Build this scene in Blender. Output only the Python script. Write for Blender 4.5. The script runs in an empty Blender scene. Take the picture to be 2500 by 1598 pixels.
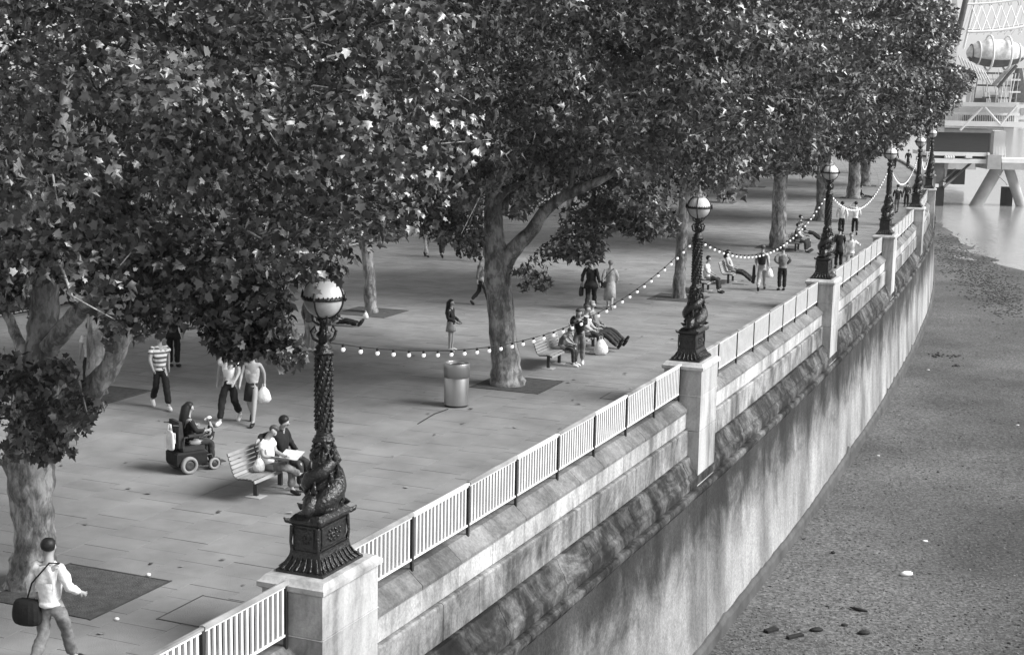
import bpy, bmesh, math, random
import numpy as np
from mathutils import Vector, Matrix

random.seed(7); RNG = np.random.default_rng(11)
SC = bpy.context.scene
COL = SC.collection
R = math.radians

# ---------------------------------------------------------------- camera
CAMZ = 7.571
PITCH, ROLL, FPX = 0.159, 0.019, 3714.0
F_ = np.array([0, math.cos(PITCH), -math.sin(PITCH)])
R0 = np.array([1.0, 0, 0]); U0 = np.cross(R0, F_)
RV = math.cos(ROLL)*R0 + math.sin(ROLL)*U0
UV = -math.sin(ROLL)*R0 + math.cos(ROLL)*U0
cam_d = bpy.data.cameras.new('camera')
cam_d.lens = FPX/2500*36; cam_d.sensor_width = 36; cam_d.clip_start = 0.1; cam_d.clip_end = 6000
cam = bpy.data.objects.new('camera', cam_d); COL.objects.link(cam)
cam.matrix_world = Matrix(((RV[0], UV[0], -F_[0], 0), (RV[1], UV[1], -F_[1], 0), (RV[2], UV[2], -F_[2], CAMZ), (0, 0, 0, 1)))
SC.camera = cam

# ---------------------------------------------------------------- light: bright hazy overcast, brighter from the river side
SUN_EL, SUN_AZ = R(40), R(107)          # azimuth clockwise from +Y (the view direction)
wd = bpy.data.worlds.new('World'); SC.world = wd; wd.use_nodes = True
nt = wd.node_tree; nt.nodes.clear()
sky = nt.nodes.new('ShaderNodeTexSky'); sky.sky_type = 'NISHITA'; sky.sun_disc = False
sky.sun_elevation = SUN_EL; sky.sun_rotation = SUN_AZ
sky.air_density = 1.0; sky.dust_density = 1.0; sky.ozone_density = 1.0
bw = nt.nodes.new('ShaderNodeRGBToBW'); bg = nt.nodes.new('ShaderNodeBackground'); bg.inputs[1].default_value = 0.10
wo = nt.nodes.new('ShaderNodeOutputWorld')
nt.links.new(sky.outputs[0], bw.inputs[0]); veil = nt.nodes.new('ShaderNodeMath'); veil.operation = 'MULTIPLY_ADD'; veil.inputs[1].default_value = .75; veil.inputs[2].default_value = 1.8   # thin bright overcast over the clear sky
nt.links.new(bw.outputs[0], veil.inputs[0]); nt.links.new(veil.outputs[0], bg.inputs[0]); nt.links.new(bg.outputs[0], wo.inputs[0])
sun_d = bpy.data.lights.new('sun', 'SUN'); sun_d.energy = 4.5; sun_d.angle = R(30); sun_d.color = (1, 1, 1)
sun = bpy.data.objects.new('sun', sun_d); COL.objects.link(sun)
sdir = Vector((math.sin(SUN_AZ)*math.cos(SUN_EL), math.cos(SUN_AZ)*math.cos(SUN_EL), math.sin(SUN_EL)))
sun.rotation_euler = sdir.to_track_quat('Z', 'Y').to_euler(); sun.location = (60, 0, 60)
SC.view_settings.view_transform = 'Standard'; SC.view_settings.look = 'None'
SC.view_settings.exposure = 0.58; SC.view_settings.gamma = 1.0; SC.view_settings.use_curve_mapping = False
SC.cycles.max_bounces = 6; SC.cycles.transparent_max_bounces = 8

# ---------------------------------------------------------------- measuring helpers
def G(x, y, z=0.0):
    """ground point (at height z) seen at photo pixel x, y"""
    d = F_*FPX + RV*(x-1250) - UV*(y-799)
    t = (z-CAMZ)/d[2]
    return Vector((d[0]*t, d[1]*t, z))
def at(x, y, Y):
    """point at depth Y seen at photo pixel x, y"""
    d = F_*FPX + RV*(x-1250) - UV*(y-799)
    t = Y/d[1]
    return Vector((d[0]*t, Y, CAMZ+d[2]*t))
def project(P):
    Q = P - np.array([0, 0, CAMZ]); d = Q@F_
    d = np.where(d < .1, .1, d)
    return 1250+FPX*(Q@RV)/d, 799-FPX*(Q@UV)/d, d

# embankment line: s along it (0 at the first lamp), n towards the river
_S = np.arange(-40, 330, .25)
_h = np.radians(np.where(_S < 71, 23.45-.0735*_S, np.maximum(18.25-.115*(_S-71), 3)))
_cx = np.concatenate([[0], np.cumsum(np.sin((_h[1:]+_h[:-1])/2)*.25)]); _cy = np.concatenate([[0], np.cumsum(np.cos((_h[1:]+_h[:-1])/2)*.25)])
_cx += -2.484-np.interp(0, _S, _cx); _cy += 19.813-np.interp(0, _S, _cy)
def W(s, n=0.0, z=0.0):
    h = np.interp(s, _S, _h)
    return Vector((float(np.interp(s, _S, _cx)+n*math.cos(h)), float(np.interp(s, _S, _cy)-n*math.sin(h)), z))
def head(s): return float(np.interp(s, _S, _h))
def sn(P):
    i = int(np.argmin((_cx-P[0])**2+(_cy-P[1])**2)); h = _h[i]
    return float(_S[i]+(P[0]-_cx[i])*math.sin(h)+(P[1]-_cy[i])*math.cos(h)), float((P[0]-_cx[i])*math.cos(h)-(P[1]-_cy[i])*math.sin(h))
LAMP_S = [0, 17.75, 35.4, 53.25, 71.1, 88.9, 106.7, 124.5]

# ---------------------------------------------------------------- materials (a black and white photograph: neutral greys)
def mat(name, base, rough=.7, amp=.25, scale=3.0, bump=0.0, bscale=None, metal=0.0, spec=.25, isl=0.0, objr=0.0, stretch=None, emit=0.0, trans=0.0):
    m = bpy.data.materials.new(name); m.use_nodes = True
    t = m.node_tree; N = t.nodes; Lk = t.links
    b = N['Principled BSDF']
    b.inputs['Roughness'].default_value = rough; b.inputs['Metallic'].default_value = metal
    b.inputs['Specular IOR Level'].default_value = spec
    tc = N.new('ShaderNodeNewGeometry'); vec = tc.outputs['Position']
    if stretch:
        mp = N.new('ShaderNodeMapping'); mp.inputs['Scale'].default_value = stretch
        Lk.new(vec, mp.inputs[0]); vec = mp.outputs[0]
    n1 = N.new('ShaderNodeTexNoise'); n1.inputs['Scale'].default_value = scale; n1.inputs['Detail'].default_value = 6; n1.inputs['Roughness'].default_value = .62
    Lk.new(vec, n1.inputs['Vector'])
    mr = N.new('ShaderNodeMapRange'); mr.inputs[1].default_value = .3; mr.inputs[2].default_value = .7
    mr.inputs[3].default_value = 1-amp; mr.inputs[4].default_value = 1+amp
    Lk.new(n1.outputs[0], mr.inputs[0]); val = mr.outputs[0]
    def mul(a, b_):
        k = N.new('ShaderNodeMath'); k.operation = 'MULTIPLY'
        Lk.new(a, k.inputs[0])
        if isinstance(b_, float): k.inputs[1].default_value = b_
        else: Lk.new(b_, k.inputs[1])
        return k.outputs[0]
    if isl:
        q = N.new('ShaderNodeMapRange'); q.inputs[3].default_value = 1-isl; q.inputs[4].default_value = 1+isl
        Lk.new(tc.outputs['Random Per Island'], q.inputs[0]); val = mul(val, q.outputs[0])
    if objr:
        oi = N.new('ShaderNodeObjectInfo'); q = N.new('ShaderNodeMapRange'); q.inputs[3].default_value = 1-objr; q.inputs[4].default_value = 1+objr
        Lk.new(oi.outputs['Random'], q.inputs[0]); val = mul(val, q.outputs[0])
    val = mul(val, float(base))
    Lk.new(val, b.inputs['Base Color'])
    if bump:
        n2 = N.new('ShaderNodeTexNoise'); n2.inputs['Scale'].default_value = bscale or scale*4; n2.inputs['Detail'].default_value = 5
        Lk.new(vec, n2.inputs['Vector'])
        bp = N.new('ShaderNodeBump'); bp.inputs['Strength'].default_value = bump; bp.inputs['Distance'].default_value = .03
        Lk.new(n2.outputs[0], bp.inputs['Height']); Lk.new(bp.outputs[0], b.inputs['Normal'])
    if emit:
        b.inputs['Emission Color'].default_value = (1, 1, 1, 1); b.inputs['Emission Strength'].default_value = emit
    m['val'] = 1
    return m
M = {}
M['slab'] = mat('paving_stone', .215, .75, .22, .8, .35, 50, isl=.07, objr=.05)
M['joint'] = mat('paving_joint', .17, .95, .3, 2)
M['soil'] = mat('tree_pit_soil', .085, .95, .35, 6, .8, 40)
M['iron'] = mat('black_cast_iron', .016, .3, .5, 9, .9, 22, spec=.6)
M['steel'] = mat('brushed_steel', .42, .33, .12, 2, metal=.85, stretch=(1, 1, .1))
M['dark_steel'] = mat('dark_metal', .05, .45, .3, 4)
M['white_paint'] = mat('white_paint', .78, .45, .10, 5)
M['rail_grey'] = mat('worn_grey_handrail', .26, .45, .55, 1.2)
M['rail_dark'] = mat('dark_post_paint', .035, .5, .3, 4)
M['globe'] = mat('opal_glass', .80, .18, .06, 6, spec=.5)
M['globe_side'] = mat('grey_opal_glass', .30, .25, .25, 6)
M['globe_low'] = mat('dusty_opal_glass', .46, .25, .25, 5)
M['fallen'] = mat('dry_leaves', .16, .8, .5, 9, isl=.7)
M['bulb'] = mat('bulb_glass', .85, .25, .02, 3, emit=.3)
M['bark'] = mat('plane_bark', .24, .85, .25, 9, .8, 14, stretch=(1, 1, .4))
def bark_patches():
    t = M['bark'].node_tree; N = t.nodes; b = N['Principled BSDF']; src = b.inputs['Base Color'].links[0].from_socket
    g = N.new('ShaderNodeNewGeometry'); mp = N.new('ShaderNodeMapping'); mp.inputs['Scale'].default_value = (1, 1, .45); t.links.new(g.outputs['Position'], mp.inputs[0])
    for sc, lo, hi, a, c in ((2.6, .43, .55, .55, 1.25), (8.5, .42, .54, .62, 1.2), (1.1, .4, .6, .8, 1.15)):
        a_ = N.new('ShaderNodeTexNoise'); a_.inputs['Scale'].default_value = sc; a_.inputs['Detail'].default_value = 8; a_.inputs['Roughness'].default_value = .65; a_.inputs['Distortion'].default_value = .5; t.links.new(mp.outputs[0], a_.inputs['Vector'])
        r = N.new('ShaderNodeMapRange'); r.inputs[1].default_value = lo; r.inputs[2].default_value = hi; r.inputs[3].default_value = a; r.inputs[4].default_value = c; t.links.new(a_.outputs[0], r.inputs[0])
        k = N.new('ShaderNodeMath'); k.operation = 'MULTIPLY'; t.links.new(src, k.inputs[0]); t.links.new(r.outputs[0], k.inputs[1]); src = k.outputs[0]
    t.links.new(src, b.inputs['Base Color'])
bark_patches()
M['limb'] = M['bark'].copy(); M['limb'].name = 'pale_upper_bark'
for n_ in M['limb'].node_tree.nodes:
    if n_.type == 'MATH' and abs(n_.inputs[1].default_value-.24) < 1e-4: n_.inputs[1].default_value = .32
M['wood'] = mat('weathered_bench_wood', .25, .65, .25, 3, objr=.12)
M['cable'] = mat('black_cable', .02, .6, .2, 3)
M['skin'] = mat('skin', .33, .55, .08, 8)
M['hair_dark'] = mat('dark_hair', .015, .5, .4, 30)
M['hair_grey'] = mat('grey_hair', .22, .6, .3, 30)
M['hair_mid'] = mat('brown_hair', .07, .5, .4, 30)
M['white_cloth'] = mat('white_cloth', .74, .85, .22, 7, .5, 12)
M['light_cloth'] = mat('light_cloth', .38, .85, .3, 7, .5, 12)
M['mid_cloth'] = mat('grey_cloth', .16, .85, .5, 7, .5, 12)
M['dark_cloth'] = mat('dark_cloth', .035, .85, .3, 7, .5, 12)
M['black_cloth'] = mat('black_cloth', .014, .8, .3, 7, .4, 12)
M['dark_shoe'] = mat('dark_leather', .02, .4, .2, 10)
M['white_shoe'] = mat('white_trainers', .68, .5, .1, 10)
M['plastic'] = mat('white_plastic_bag', .75, .35, .08, 9, .8, 14)
M['paper'] = mat('newsprint', .62, .8, .12, 14)
M['concrete'] = mat('pale_concrete', .36, .8, .22, .7, .2, 20)
M['concrete_dark'] = mat('dark_wet_concrete', .075, .7, .4, 1.2)
M['panel_dark'] = mat('dark_mesh_panel', .055, .7, .12, 3, stretch=(.2, .2, 2))
M['white_steel'] = mat('white_painted_steel', .74, .4, .08, 1)
M['grey_steel'] = mat('grey_steel', .34, .45, .15, 1)
M['charcoal_steel'] = mat('dark_grey_steel', .11, .6, .25, 1.5)  # plain dark grey for the dark pier and wheel parts
M['grass'] = mat('lawn', .09, .95, .3, 1.5, .5, 30)
M['rubber'] = mat('pale_rubber_tyre', .26, .7, .1, 9)
M['kerb'] = mat('pale_kerb_stone', .42, .75, .15, 2)
M['debris'] = mat('dark_driftwood', .02, .7, .3, 6)
M['pebble'] = mat('beach_stone', .12, .8, .3, 5, isl=.55)
M['seaweed'] = mat('dark_weed', .045, .6, .4, 6, .6, 20, isl=.3)
M['eye_glass'] = mat('capsule_glass', .62, .1, .35, 1.6, spec=.6)
M['dust'] = mat('pale_facade', .7, .8, .08, .3)  # even pale tone for the far building and cabins

def striped_cloth():
    m = mat('striped_shirt_cloth', .6, .85, .1, 7)
    t = m.node_tree; N = t.nodes; b = N['Principled BSDF']
    tc = N.new('ShaderNodeTexCoord'); sp = N.new('ShaderNodeSeparateXYZ'); t.links.new(tc.outputs['Object'], sp.inputs[0])
    w = N.new('ShaderNodeMath'); w.operation = 'MULTIPLY'; w.inputs[1].default_value = 2*math.pi/.105; t.links.new(sp.outputs[2], w.inputs[0])
    s_ = N.new('ShaderNodeMath'); s_.operation = 'SINE'; t.links.new(w.outputs[0], s_.inputs[0])
    r_ = N.new('ShaderNodeMapRange'); r_.inputs[1].default_value = -.1; r_.inputs[2].default_value = .35; r_.inputs[3].default_value = .68; r_.inputs[4].default_value = .12
    t.links.new(s_.outputs[0], r_.inputs[0]); t.links.new(r_.outputs[0], b.inputs['Base Color'])
    return m
M['stripes'] = striped_cloth()

def leaf_mat(name, base, rough):
    m = bpy.data.materials.new(name); m.use_nodes = True
    t = m.node_tree; N = t.nodes; Lk = t.links; b = N['Principled BSDF']
    b.inputs['Roughness'].default_value = rough; b.inputs['Specular IOR Level'].default_value = .9
    g = N.new('ShaderNodeNewGeometry'); mr = N.new('ShaderNodeMapRange')
    mr.inputs[3].default_value = base*.45; mr.inputs[4].default_value = base*2.4
    pw = N.new('ShaderNodeMath'); pw.operation = 'POWER'; pw.inputs[1].default_value = 2.8
    oi = N.new('ShaderNodeObjectInfo'); ad = N.new('ShaderNodeMath'); ad.operation = 'ADD'; fr = N.new('ShaderNodeMath'); fr.operation = 'FRACT'
    Lk.new(g.outputs['Random Per Island'], ad.inputs[0]); Lk.new(oi.outputs['Random'], ad.inputs[1]); Lk.new(ad.outputs[0], fr.inputs[0])
    Lk.new(fr.outputs[0], pw.inputs[0]); Lk.new(pw.outputs[0], mr.inputs[0])
    # pale underside of plane leaves
    bf = N.new('ShaderNodeMapRange'); bf.inputs[3].default_value = 1.0; bf.inputs[4].default_value = 1.25; Lk.new(g.outputs['Backfacing'], bf.inputs[0])
    mu = N.new('ShaderNodeMath'); mu.operation = 'MULTIPLY'; Lk.new(mr.outputs[0], mu.inputs[0]); Lk.new(bf.outputs[0], mu.inputs[1])
    Lk.new(mu.outputs[0], b.inputs['Base Color'])
    tr = N.new('ShaderNodeBsdfTranslucent'); Lk.new(mu.outputs[0], tr.inputs[0])
    mx = N.new('ShaderNodeMixShader'); mx.inputs[0].default_value = .1
    Lk.new(b.outputs[0], mx.inputs[1]); Lk.new(tr.outputs[0], mx.inputs[2])
    Lk.new(mx.outputs[0], N['Material Output'].inputs[0])
    return m
M['leaf'] = leaf_mat('plane_leaf', .072, .36)
M['leaf_far'] = leaf_mat('plane_leaf_far', .085, .40)

def wall_stone(name, light, dark, bias, zscale=.5, rough=.85, zr=None, streak=.45, sz=.06, fine=.2, sw=.16, blotch=0):
    """masonry with soot and run-off stains: streaky noise mixes a pale and a stained colour"""
    m = bpy.data.materials.new(name); m.use_nodes = True
    t = m.node_tree; N = t.nodes; Lk = t.links; b = N['Principled BSDF']; b.inputs['Roughness'].default_value = rough; b.inputs['Specular IOR Level'].default_value = .12
    g = N.new('ShaderNodeNewGeometry')
    mp = N.new('ShaderNodeMapping'); mp.inputs['Scale'].default_value = (1, 1, zscale); Lk.new(g.outputs['Position'], mp.inputs[0])
    a = N.new('ShaderNodeTexNoise'); a.inputs['Scale'].default_value = .8; a.inputs['Detail'].default_value = 8; a.inputs['Roughness'].default_value = .7; a.inputs['Distortion'].default_value = .6
    Lk.new(mp.outputs[0], a.inputs['Vector'])
    mp2 = N.new('ShaderNodeMapping'); mp2.inputs['Scale'].default_value = (1, 1, sz); Lk.new(g.outputs['Position'], mp2.inputs[0])
    c = N.new('ShaderNodeTexNoise'); c.inputs['Scale'].default_value = 5; c.inputs['Detail'].default_value = 4; Lk.new(mp2.outputs[0], c.inputs['Vector'])
    ad = N.new('ShaderNodeMath'); ad.operation = 'MULTIPLY_ADD'; ad.inputs[1].default_value = streak; Lk.new(c.outputs[0], ad.inputs[0]); Lk.new(a.outputs[0], ad.inputs[2])
    src = ad.outputs[0]
    if zr:      # tide stain: dark above, washed pale below, with a ragged border
        sp = N.new('ShaderNodeSeparateXYZ'); Lk.new(g.outputs['Position'], sp.inputs[0])
        zz = N.new('ShaderNodeMapRange'); zz.inputs[1].default_value = zr[0]; zz.inputs[2].default_value = zr[1]; zz.inputs[3].default_value = -.42; zz.inputs[4].default_value = .36
        Lk.new(sp.outputs[2], zz.inputs[0]); q = N.new('ShaderNodeMath'); q.operation = 'ADD'; Lk.new(src, q.inputs[0]); Lk.new(zz.outputs[0], q.inputs[1]); src = q.outputs[0]
    mr = N.new('ShaderNodeMapRange'); mr.inputs[1].default_value = bias-sw; mr.inputs[2].default_value = bias+sw
    mr.interpolation_type = 'SMOOTHSTEP'; Lk.new(src, mr.inputs[0])
    mr.inputs[3].default_value = light; mr.inputs[4].default_value = dark
    f = N.new('ShaderNodeTexNoise'); f.inputs['Scale'].default_value = 22; f.inputs['Detail'].default_value = 5; Lk.new(g.outputs['Position'], f.inputs['Vector'])
    fr = N.new('ShaderNodeMapRange'); fr.inputs[1].default_value = .3; fr.inputs[2].default_value = .7; fr.inputs[3].default_value = 1-fine; fr.inputs[4].default_value = 1+fine; Lk.new(f.outputs[0], fr.inputs[0])
    oi = N.new('ShaderNodeObjectInfo'); o2 = N.new('ShaderNodeMapRange'); o2.inputs[3].default_value = .9; o2.inputs[4].default_value = 1.08; Lk.new(oi.outputs['Random'], o2.inputs[0])
    m1 = N.new('ShaderNodeMath'); m1.operation = 'MULTIPLY'; Lk.new(mr.outputs[0], m1.inputs[0]); Lk.new(fr.outputs[0], m1.inputs[1])
    m2 = N.new('ShaderNodeMath'); m2.operation = 'MULTIPLY'; Lk.new(m1.outputs[0], m2.inputs[0]); Lk.new(o2.outputs[0], m2.inputs[1])
    out_ = m2.outputs[0]
    if blotch:
        for sc_, st_, am_ in ((.5, (1, 1, .5), blotch), (3.5, (1, 1, .3), blotch*.3), (9, (1, 1, 1.2), blotch*.4)):
            mq = N.new('ShaderNodeMapping'); mq.inputs['Scale'].default_value = st_; Lk.new(g.outputs['Position'], mq.inputs[0])
            nq = N.new('ShaderNodeTexNoise'); nq.inputs['Scale'].default_value = sc_; nq.inputs['Detail'].default_value = 7; Lk.new(mq.outputs[0], nq.inputs['Vector'])
            rq = N.new('ShaderNodeMapRange'); rq.inputs[1].default_value = .32; rq.inputs[2].default_value = .68; rq.inputs[3].default_value = 1-am_; rq.inputs[4].default_value = 1+am_*.6; Lk.new(nq.outputs[0], rq.inputs[0])
            kq = N.new('ShaderNodeMath'); kq.operation = 'MULTIPLY'; Lk.new(out_, kq.inputs[0]); Lk.new(rq.outputs[0], kq.inputs[1]); out_ = kq.outputs[0]
    Lk.new(out_, b.inputs['Base Color'])
    bp = N.new('ShaderNodeBump'); bp.inputs['Strength'].default_value = .35; bp.inputs['Distance'].default_value = .02
    Lk.new(f.outputs[0], bp.inputs['Height']); Lk.new(bp.outputs[0], b.inputs['Normal'])
    return m
M['coping'] = wall_stone('coping_stone', .25, .09, .60, .9, streak=.2, sz=.6, sw=.22, blotch=.3)
M['course'] = wall_stone('portland_stone', .50, .14, .76, .5, streak=.36, sz=.12, sw=.24, blotch=.3)
M['course_low'] = wall_stone('stained_stone', .38, .06, .64, .7, streak=.28, sz=.15, sw=.22, blotch=.35)
M['mould'] = wall_stone('mossy_stone', .20, .03, .54, 1.2, streak=.22, sz=.7, blotch=.5)
M['lower'] = wall_stone('tide_washed_concrete', .31, .05, .53, .9, zr=(-5.2, -2.0), streak=.06, sz=.3, fine=.2, sw=.27, blotch=.5)
M['pedestal'] = wall_stone('pedestal_stone', .46, .13, .76, streak=.38, fine=.08, sw=.22)

# ---------------------------------------------------------------- mesh helpers
class MB:
    def __init__(s): s.v = []; s.f = []; s.sm = []
    def add(s, vs, fs, smooth=False):
        o = len(s.v); s.v += [tuple(p) for p in vs]; s.f += [tuple(i+o for i in q) for q in fs]; s.sm += [smooth]*len(fs)
        return s
    def box(s, c, d, M_=None, taper=1.0):
        x, y, z = d[0]/2, d[1]/2, d[2]/2; P = []
        for k, (sx, sy, sz) in enumerate([(-1,-1,-1),(1,-1,-1),(1,1,-1),(-1,1,-1),(-1,-1,1),(1,-1,1),(1,1,1),(-1,1,1)]):
            t = taper if sz > 0 else 1
            p = Vector((sx*x*t, sy*y*t, sz*z))
            if M_ is not None: p = M_ @ p
            P.append(p+Vector(c))
        return s.add(P, [(0,3,2,1),(4,5,6,7),(0,1,5,4),(1,2,6,5),(2,3,7,6),(3,0,4,7)])
    def bar(s, a, b, w, h=None, up=(0,0,1)):
        a, b = Vector(a), Vector(b); d = b-a; L = d.length; d = d.normalized(); up = Vector(up)
        if abs(d.dot(up)) > .98: up = Vector((0, 1, 0))
        x = d.cross(up).normalized(); z = x.cross(d)
        return s.box((a+b)/2, (w, L, h or w), Matrix((x, d, z)).transposed())
    def tube(s, pts, rad, seg=8, cap=True, smooth=True, wob=0.0):
        pts = [Vector(p) for p in pts]; n = len(pts)
        if not hasattr(rad, '__len__'): rad = [rad]*n
        V = []; up = None
        for i, p in enumerate(pts):
            d = (pts[min(i+1, n-1)]-pts[max(i-1, 0)]).normalized()
            if up is None: up = Vector((0, 0, 1)) if abs(d.z) < .9 else Vector((1, 0, 0))
            x = d.cross(up).normalized(); y = x.cross(d).normalized(); up = y
            for k in range(seg):
                a = 2*math.pi*k/seg; r = rad[i]*(1+wob*(math.sin(3*a+i*.9)+.6*math.sin(5*a-i*1.3)))
                V.append(p+x*math.cos(a)*r+y*math.sin(a)*r)
        Fc = [(i*seg+k, i*seg+(k+1) % seg, (i+1)*seg+(k+1) % seg, (i+1)*seg+k) for i in range(n-1) for k in range(seg)]
        s.add(V, Fc, smooth)
        if cap:
            s.add([V[k] for k in range(seg)], [tuple(range(seg))[::-1]]); s.add([V[(n-1)*seg+k] for k in range(seg)], [tuple(range(seg))])
        return s
    def lathe(s, prof, seg=16, c=(0,0,0), smooth=True, sx=1, sy=1):
        V = []; n = len(prof)
        for r, z in prof:
            for k in range(seg):
                a = 2*math.pi*k/seg; V.append((c[0]+r*math.cos(a)*sx, c[1]+r*math.sin(a)*sy, c[2]+z))
        Fc = [(i*seg+k, i*seg+(k+1) % seg, (i+1)*seg+(k+1) % seg, (i+1)*seg+k) for i in range(n-1) for k in range(seg)]
        return s.add(V, Fc, smooth)
    def frusta(s, prof, c=(0,0,0), M_=None):
        """stack of rectangles (hx, hy, z)"""
        V = []
        for hx, hy, z in prof:
            for sx, sy in ((-1,-1),(1,-1),(1,1),(-1,1)):
                p = Vector((sx*hx, sy*hy, z))
                if M_ is not None: p = M_ @ p
                V.append(p+Vector(c))
        n = len(prof); Fc = [(i*4+k, i*4+(k+1) % 4, i*4+4+(k+1) % 4, i*4+4+k) for i in range(n-1) for k in range(4)]
        Fc += [(3, 2, 1, 0), tuple((n-1)*4+k for k in range(4))]
        return s.add(V, Fc)
    def sweep(s, s0, s1, prof, step=1.5, closed=True):
        """a cross-section (n, z) carried along the embankment line"""
        k = max(1, int(round((s1-s0)/step))); V = []; m = len(prof)
        for i in range(k+1):
            q = s0+(s1-s0)*i/k
            V += [W(q, n, z) for n, z in prof]
        Fc = []
        for i in range(k):
            for j in range(m if closed else m-1):
                a, b = i*m+j, i*m+(j+1) % m
                Fc.append((a, b, b+m, a+m))
        if closed: Fc += [tuple(range(m))[::-1], tuple(k*m+j for j in range(m))]
        return s.add(V, Fc)
    def mesh(s, name, mt):
        me = bpy.data.meshes.new(name); me.from_pydata([tuple(v) for v in s.v], [], s.f)
        me.polygons.foreach_set('use_smooth', s.sm); me.materials.append(mt); me.update(); return me
    def build(s, name, mt, parent=None, off=None, **tags):
        if off is not None: s.v = [(v[0]-off[0], v[1]-off[1], v[2]-off[2]) for v in s.v]
        o = bpy.data.objects.new(name, s.mesh(name, mt)); COL.objects.link(o)
        if parent is not None: o.parent = parent
        for k, v in tags.items(): o[k] = v
        return o
def tag(o, label=None, cat=None, group=None, kind=None):
    for k, v in (('label', label), ('category', cat), ('group', group), ('kind', kind)):
        if v: o[k] = v
    return o
def thing(name, loc, label, cat, group=None, rz=0.0):
    o = bpy.data.objects.new(name, None); COL.objects.link(o); o.empty_display_size = .2
    o.location = loc; o.rotation_euler = (0, 0, rz); return tag(o, label, cat, group)
def inst(name, me, parent, loc=(0,0,0), rot=None, scale=None, mtx=None):
    o = bpy.data.objects.new(name, me); COL.objects.link(o); o.parent = parent
    if mtx is not None: o.matrix_local = mtx
    else:
        o.location = loc
        if rot: o.rotation_euler = rot
        if scale: o.scale = scale
    return o
def copy_thing(o, loc, rz, label, parent=None):
    c = o.copy(); COL.objects.link(c)
    if parent is None: c.location = loc; c.rotation_euler = (0, 0, rz); c['label'] = label
    else: c.parent = parent
    for ch in kids.get(o, []) or [q for q in o.children]: copy_thing(ch, None, None, None, c)
    return c
kids = {}

# ================================================================ SETTING: ground
S_END = 200
pm = MB(); pm.sweep(-38, 320, [(-23.35, -.035), (-.3, -.035)], 3, closed=False)
prom = tag(pm.build('promenade', M['joint']), kind='structure')
TREES = [('T1', 0), ('T2', 1)]
def slab_quads(s0, s1, n0, n1, z):
    g = .006
    return [W(s0+g, n0+g, z), W(s1-g, n0+g, z), W(s1-g, n1-g, z), W(s0+g, n1-g, z)]
SW, NW = .6, .9
near = []; rest = MB()
for i in range(int(-7/SW), int(S_END/SW)):
    for j in range(25):
        n1 = -.36-NW*j; n0 = n1-NW; s0 = i*SW+(j % 2)*.3
        near.append((i, j, s0, n0))
C0 = np.array([W(a[2], a[3]) for a in near]); px, py, dd = project(C0)
inf = (px > -40) & (px < 2540) & (py > 0) & (py < 1640)
order = np.argsort(np.where(inf, dd, 1e6))
sel = set(order[:300].tolist())
slab_me = MB().box((0, 0, -.02), (NW-.012, SW-.012, .04)).mesh('paving_slab', M['slab'])
for k, (i, j, s0, n0) in enumerate(near):
    dz = random.uniform(-.0025, .0025)
    if k in sel:
        c = W(s0+SW/2, n0+NW/2, dz); o = inst('paving_slab', slab_me, prom, c, rot=(random.uniform(-.002, .002), random.uniform(-.002, .002), -head(s0+SW/2)))
    elif dd[k] > 8:
        q = slab_quads(s0, s0+SW, n0, n0+NW, dz); b = [Vector((p.x, p.y, p.z-.03)) for p in q]
        rest.add(q+b, [(3, 2, 1, 0), (0, 1, 5, 4), (1, 2, 6, 5), (2, 3, 7, 6), (3, 0, 4, 7)])
rest.build('paving_slabs', M['slab'], prom, kind='stuff')

kb = thing('kerb_wall', W(0, -23.5), 'low pale stone kerb wall along the lawn at the far side of the promenade', 'kerb')
for k in range(60):
    s0 = -20+k*2.4
    MB().sweep(s0+.006, s0+2.394, [(-23.35, 0), (-23.35, .36), (-23.75, .40), (-23.75, 0)], 2.4).build('kerb_stone', M['kerb'], kb, off=kb.location)
g_ = MB()
g_.sweep(-38, 320, [(-420, .25), (-120, .3), (-23.74, .3)], 8, closed=False)
tag(g_.build('lawn', M['grass']), kind='structure')

# foreshore and river
def n_water(s): return np.interp(s, [-40, 0, 30, 60, 85, 100, 120, 145, 185, 260], [60, 34, 24, 15.5, 11, 8.6, 6.3, 6.2, 1.2, -2])
ss = np.concatenate([np.arange(-30, 20, 2.0), np.arange(20, 130, 1.0), np.arange(130, 240, 3.0)]); nn = np.concatenate([np.linspace(.3, 12, 34), np.linspace(12.6, 60, 40)])
V = []
for s_ in ss:
    nw = n_water(s_)
    for n_ in nn:
        p = W(s_, n_)
        z = -6.5+.012*(nw-n_) + .02*math.sin(p.x*1.3+p.y*.21)*math.sin(p.y*.37) + .03*math.sin(p.x*.31-p.y*.11+1)
        if n_ > nw+2: z -= .05*(n_-nw-2)
        V.append((p.x, p.y, z))
m_ = len(nn); Fq = [(i*m_+j, i*m_+j+1, (i+1)*m_+j+1, (i+1)*m_+j) for i in range(len(ss)-1) for j in range(m_-1)]
M['beach'] = mat('gravel_foreshore', .098, .8, .6, 11, 1.0, 22)
fs = MB().add(V, Fq, True); tag(fs.build('foreshore', M['beach']), kind='structure')
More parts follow.
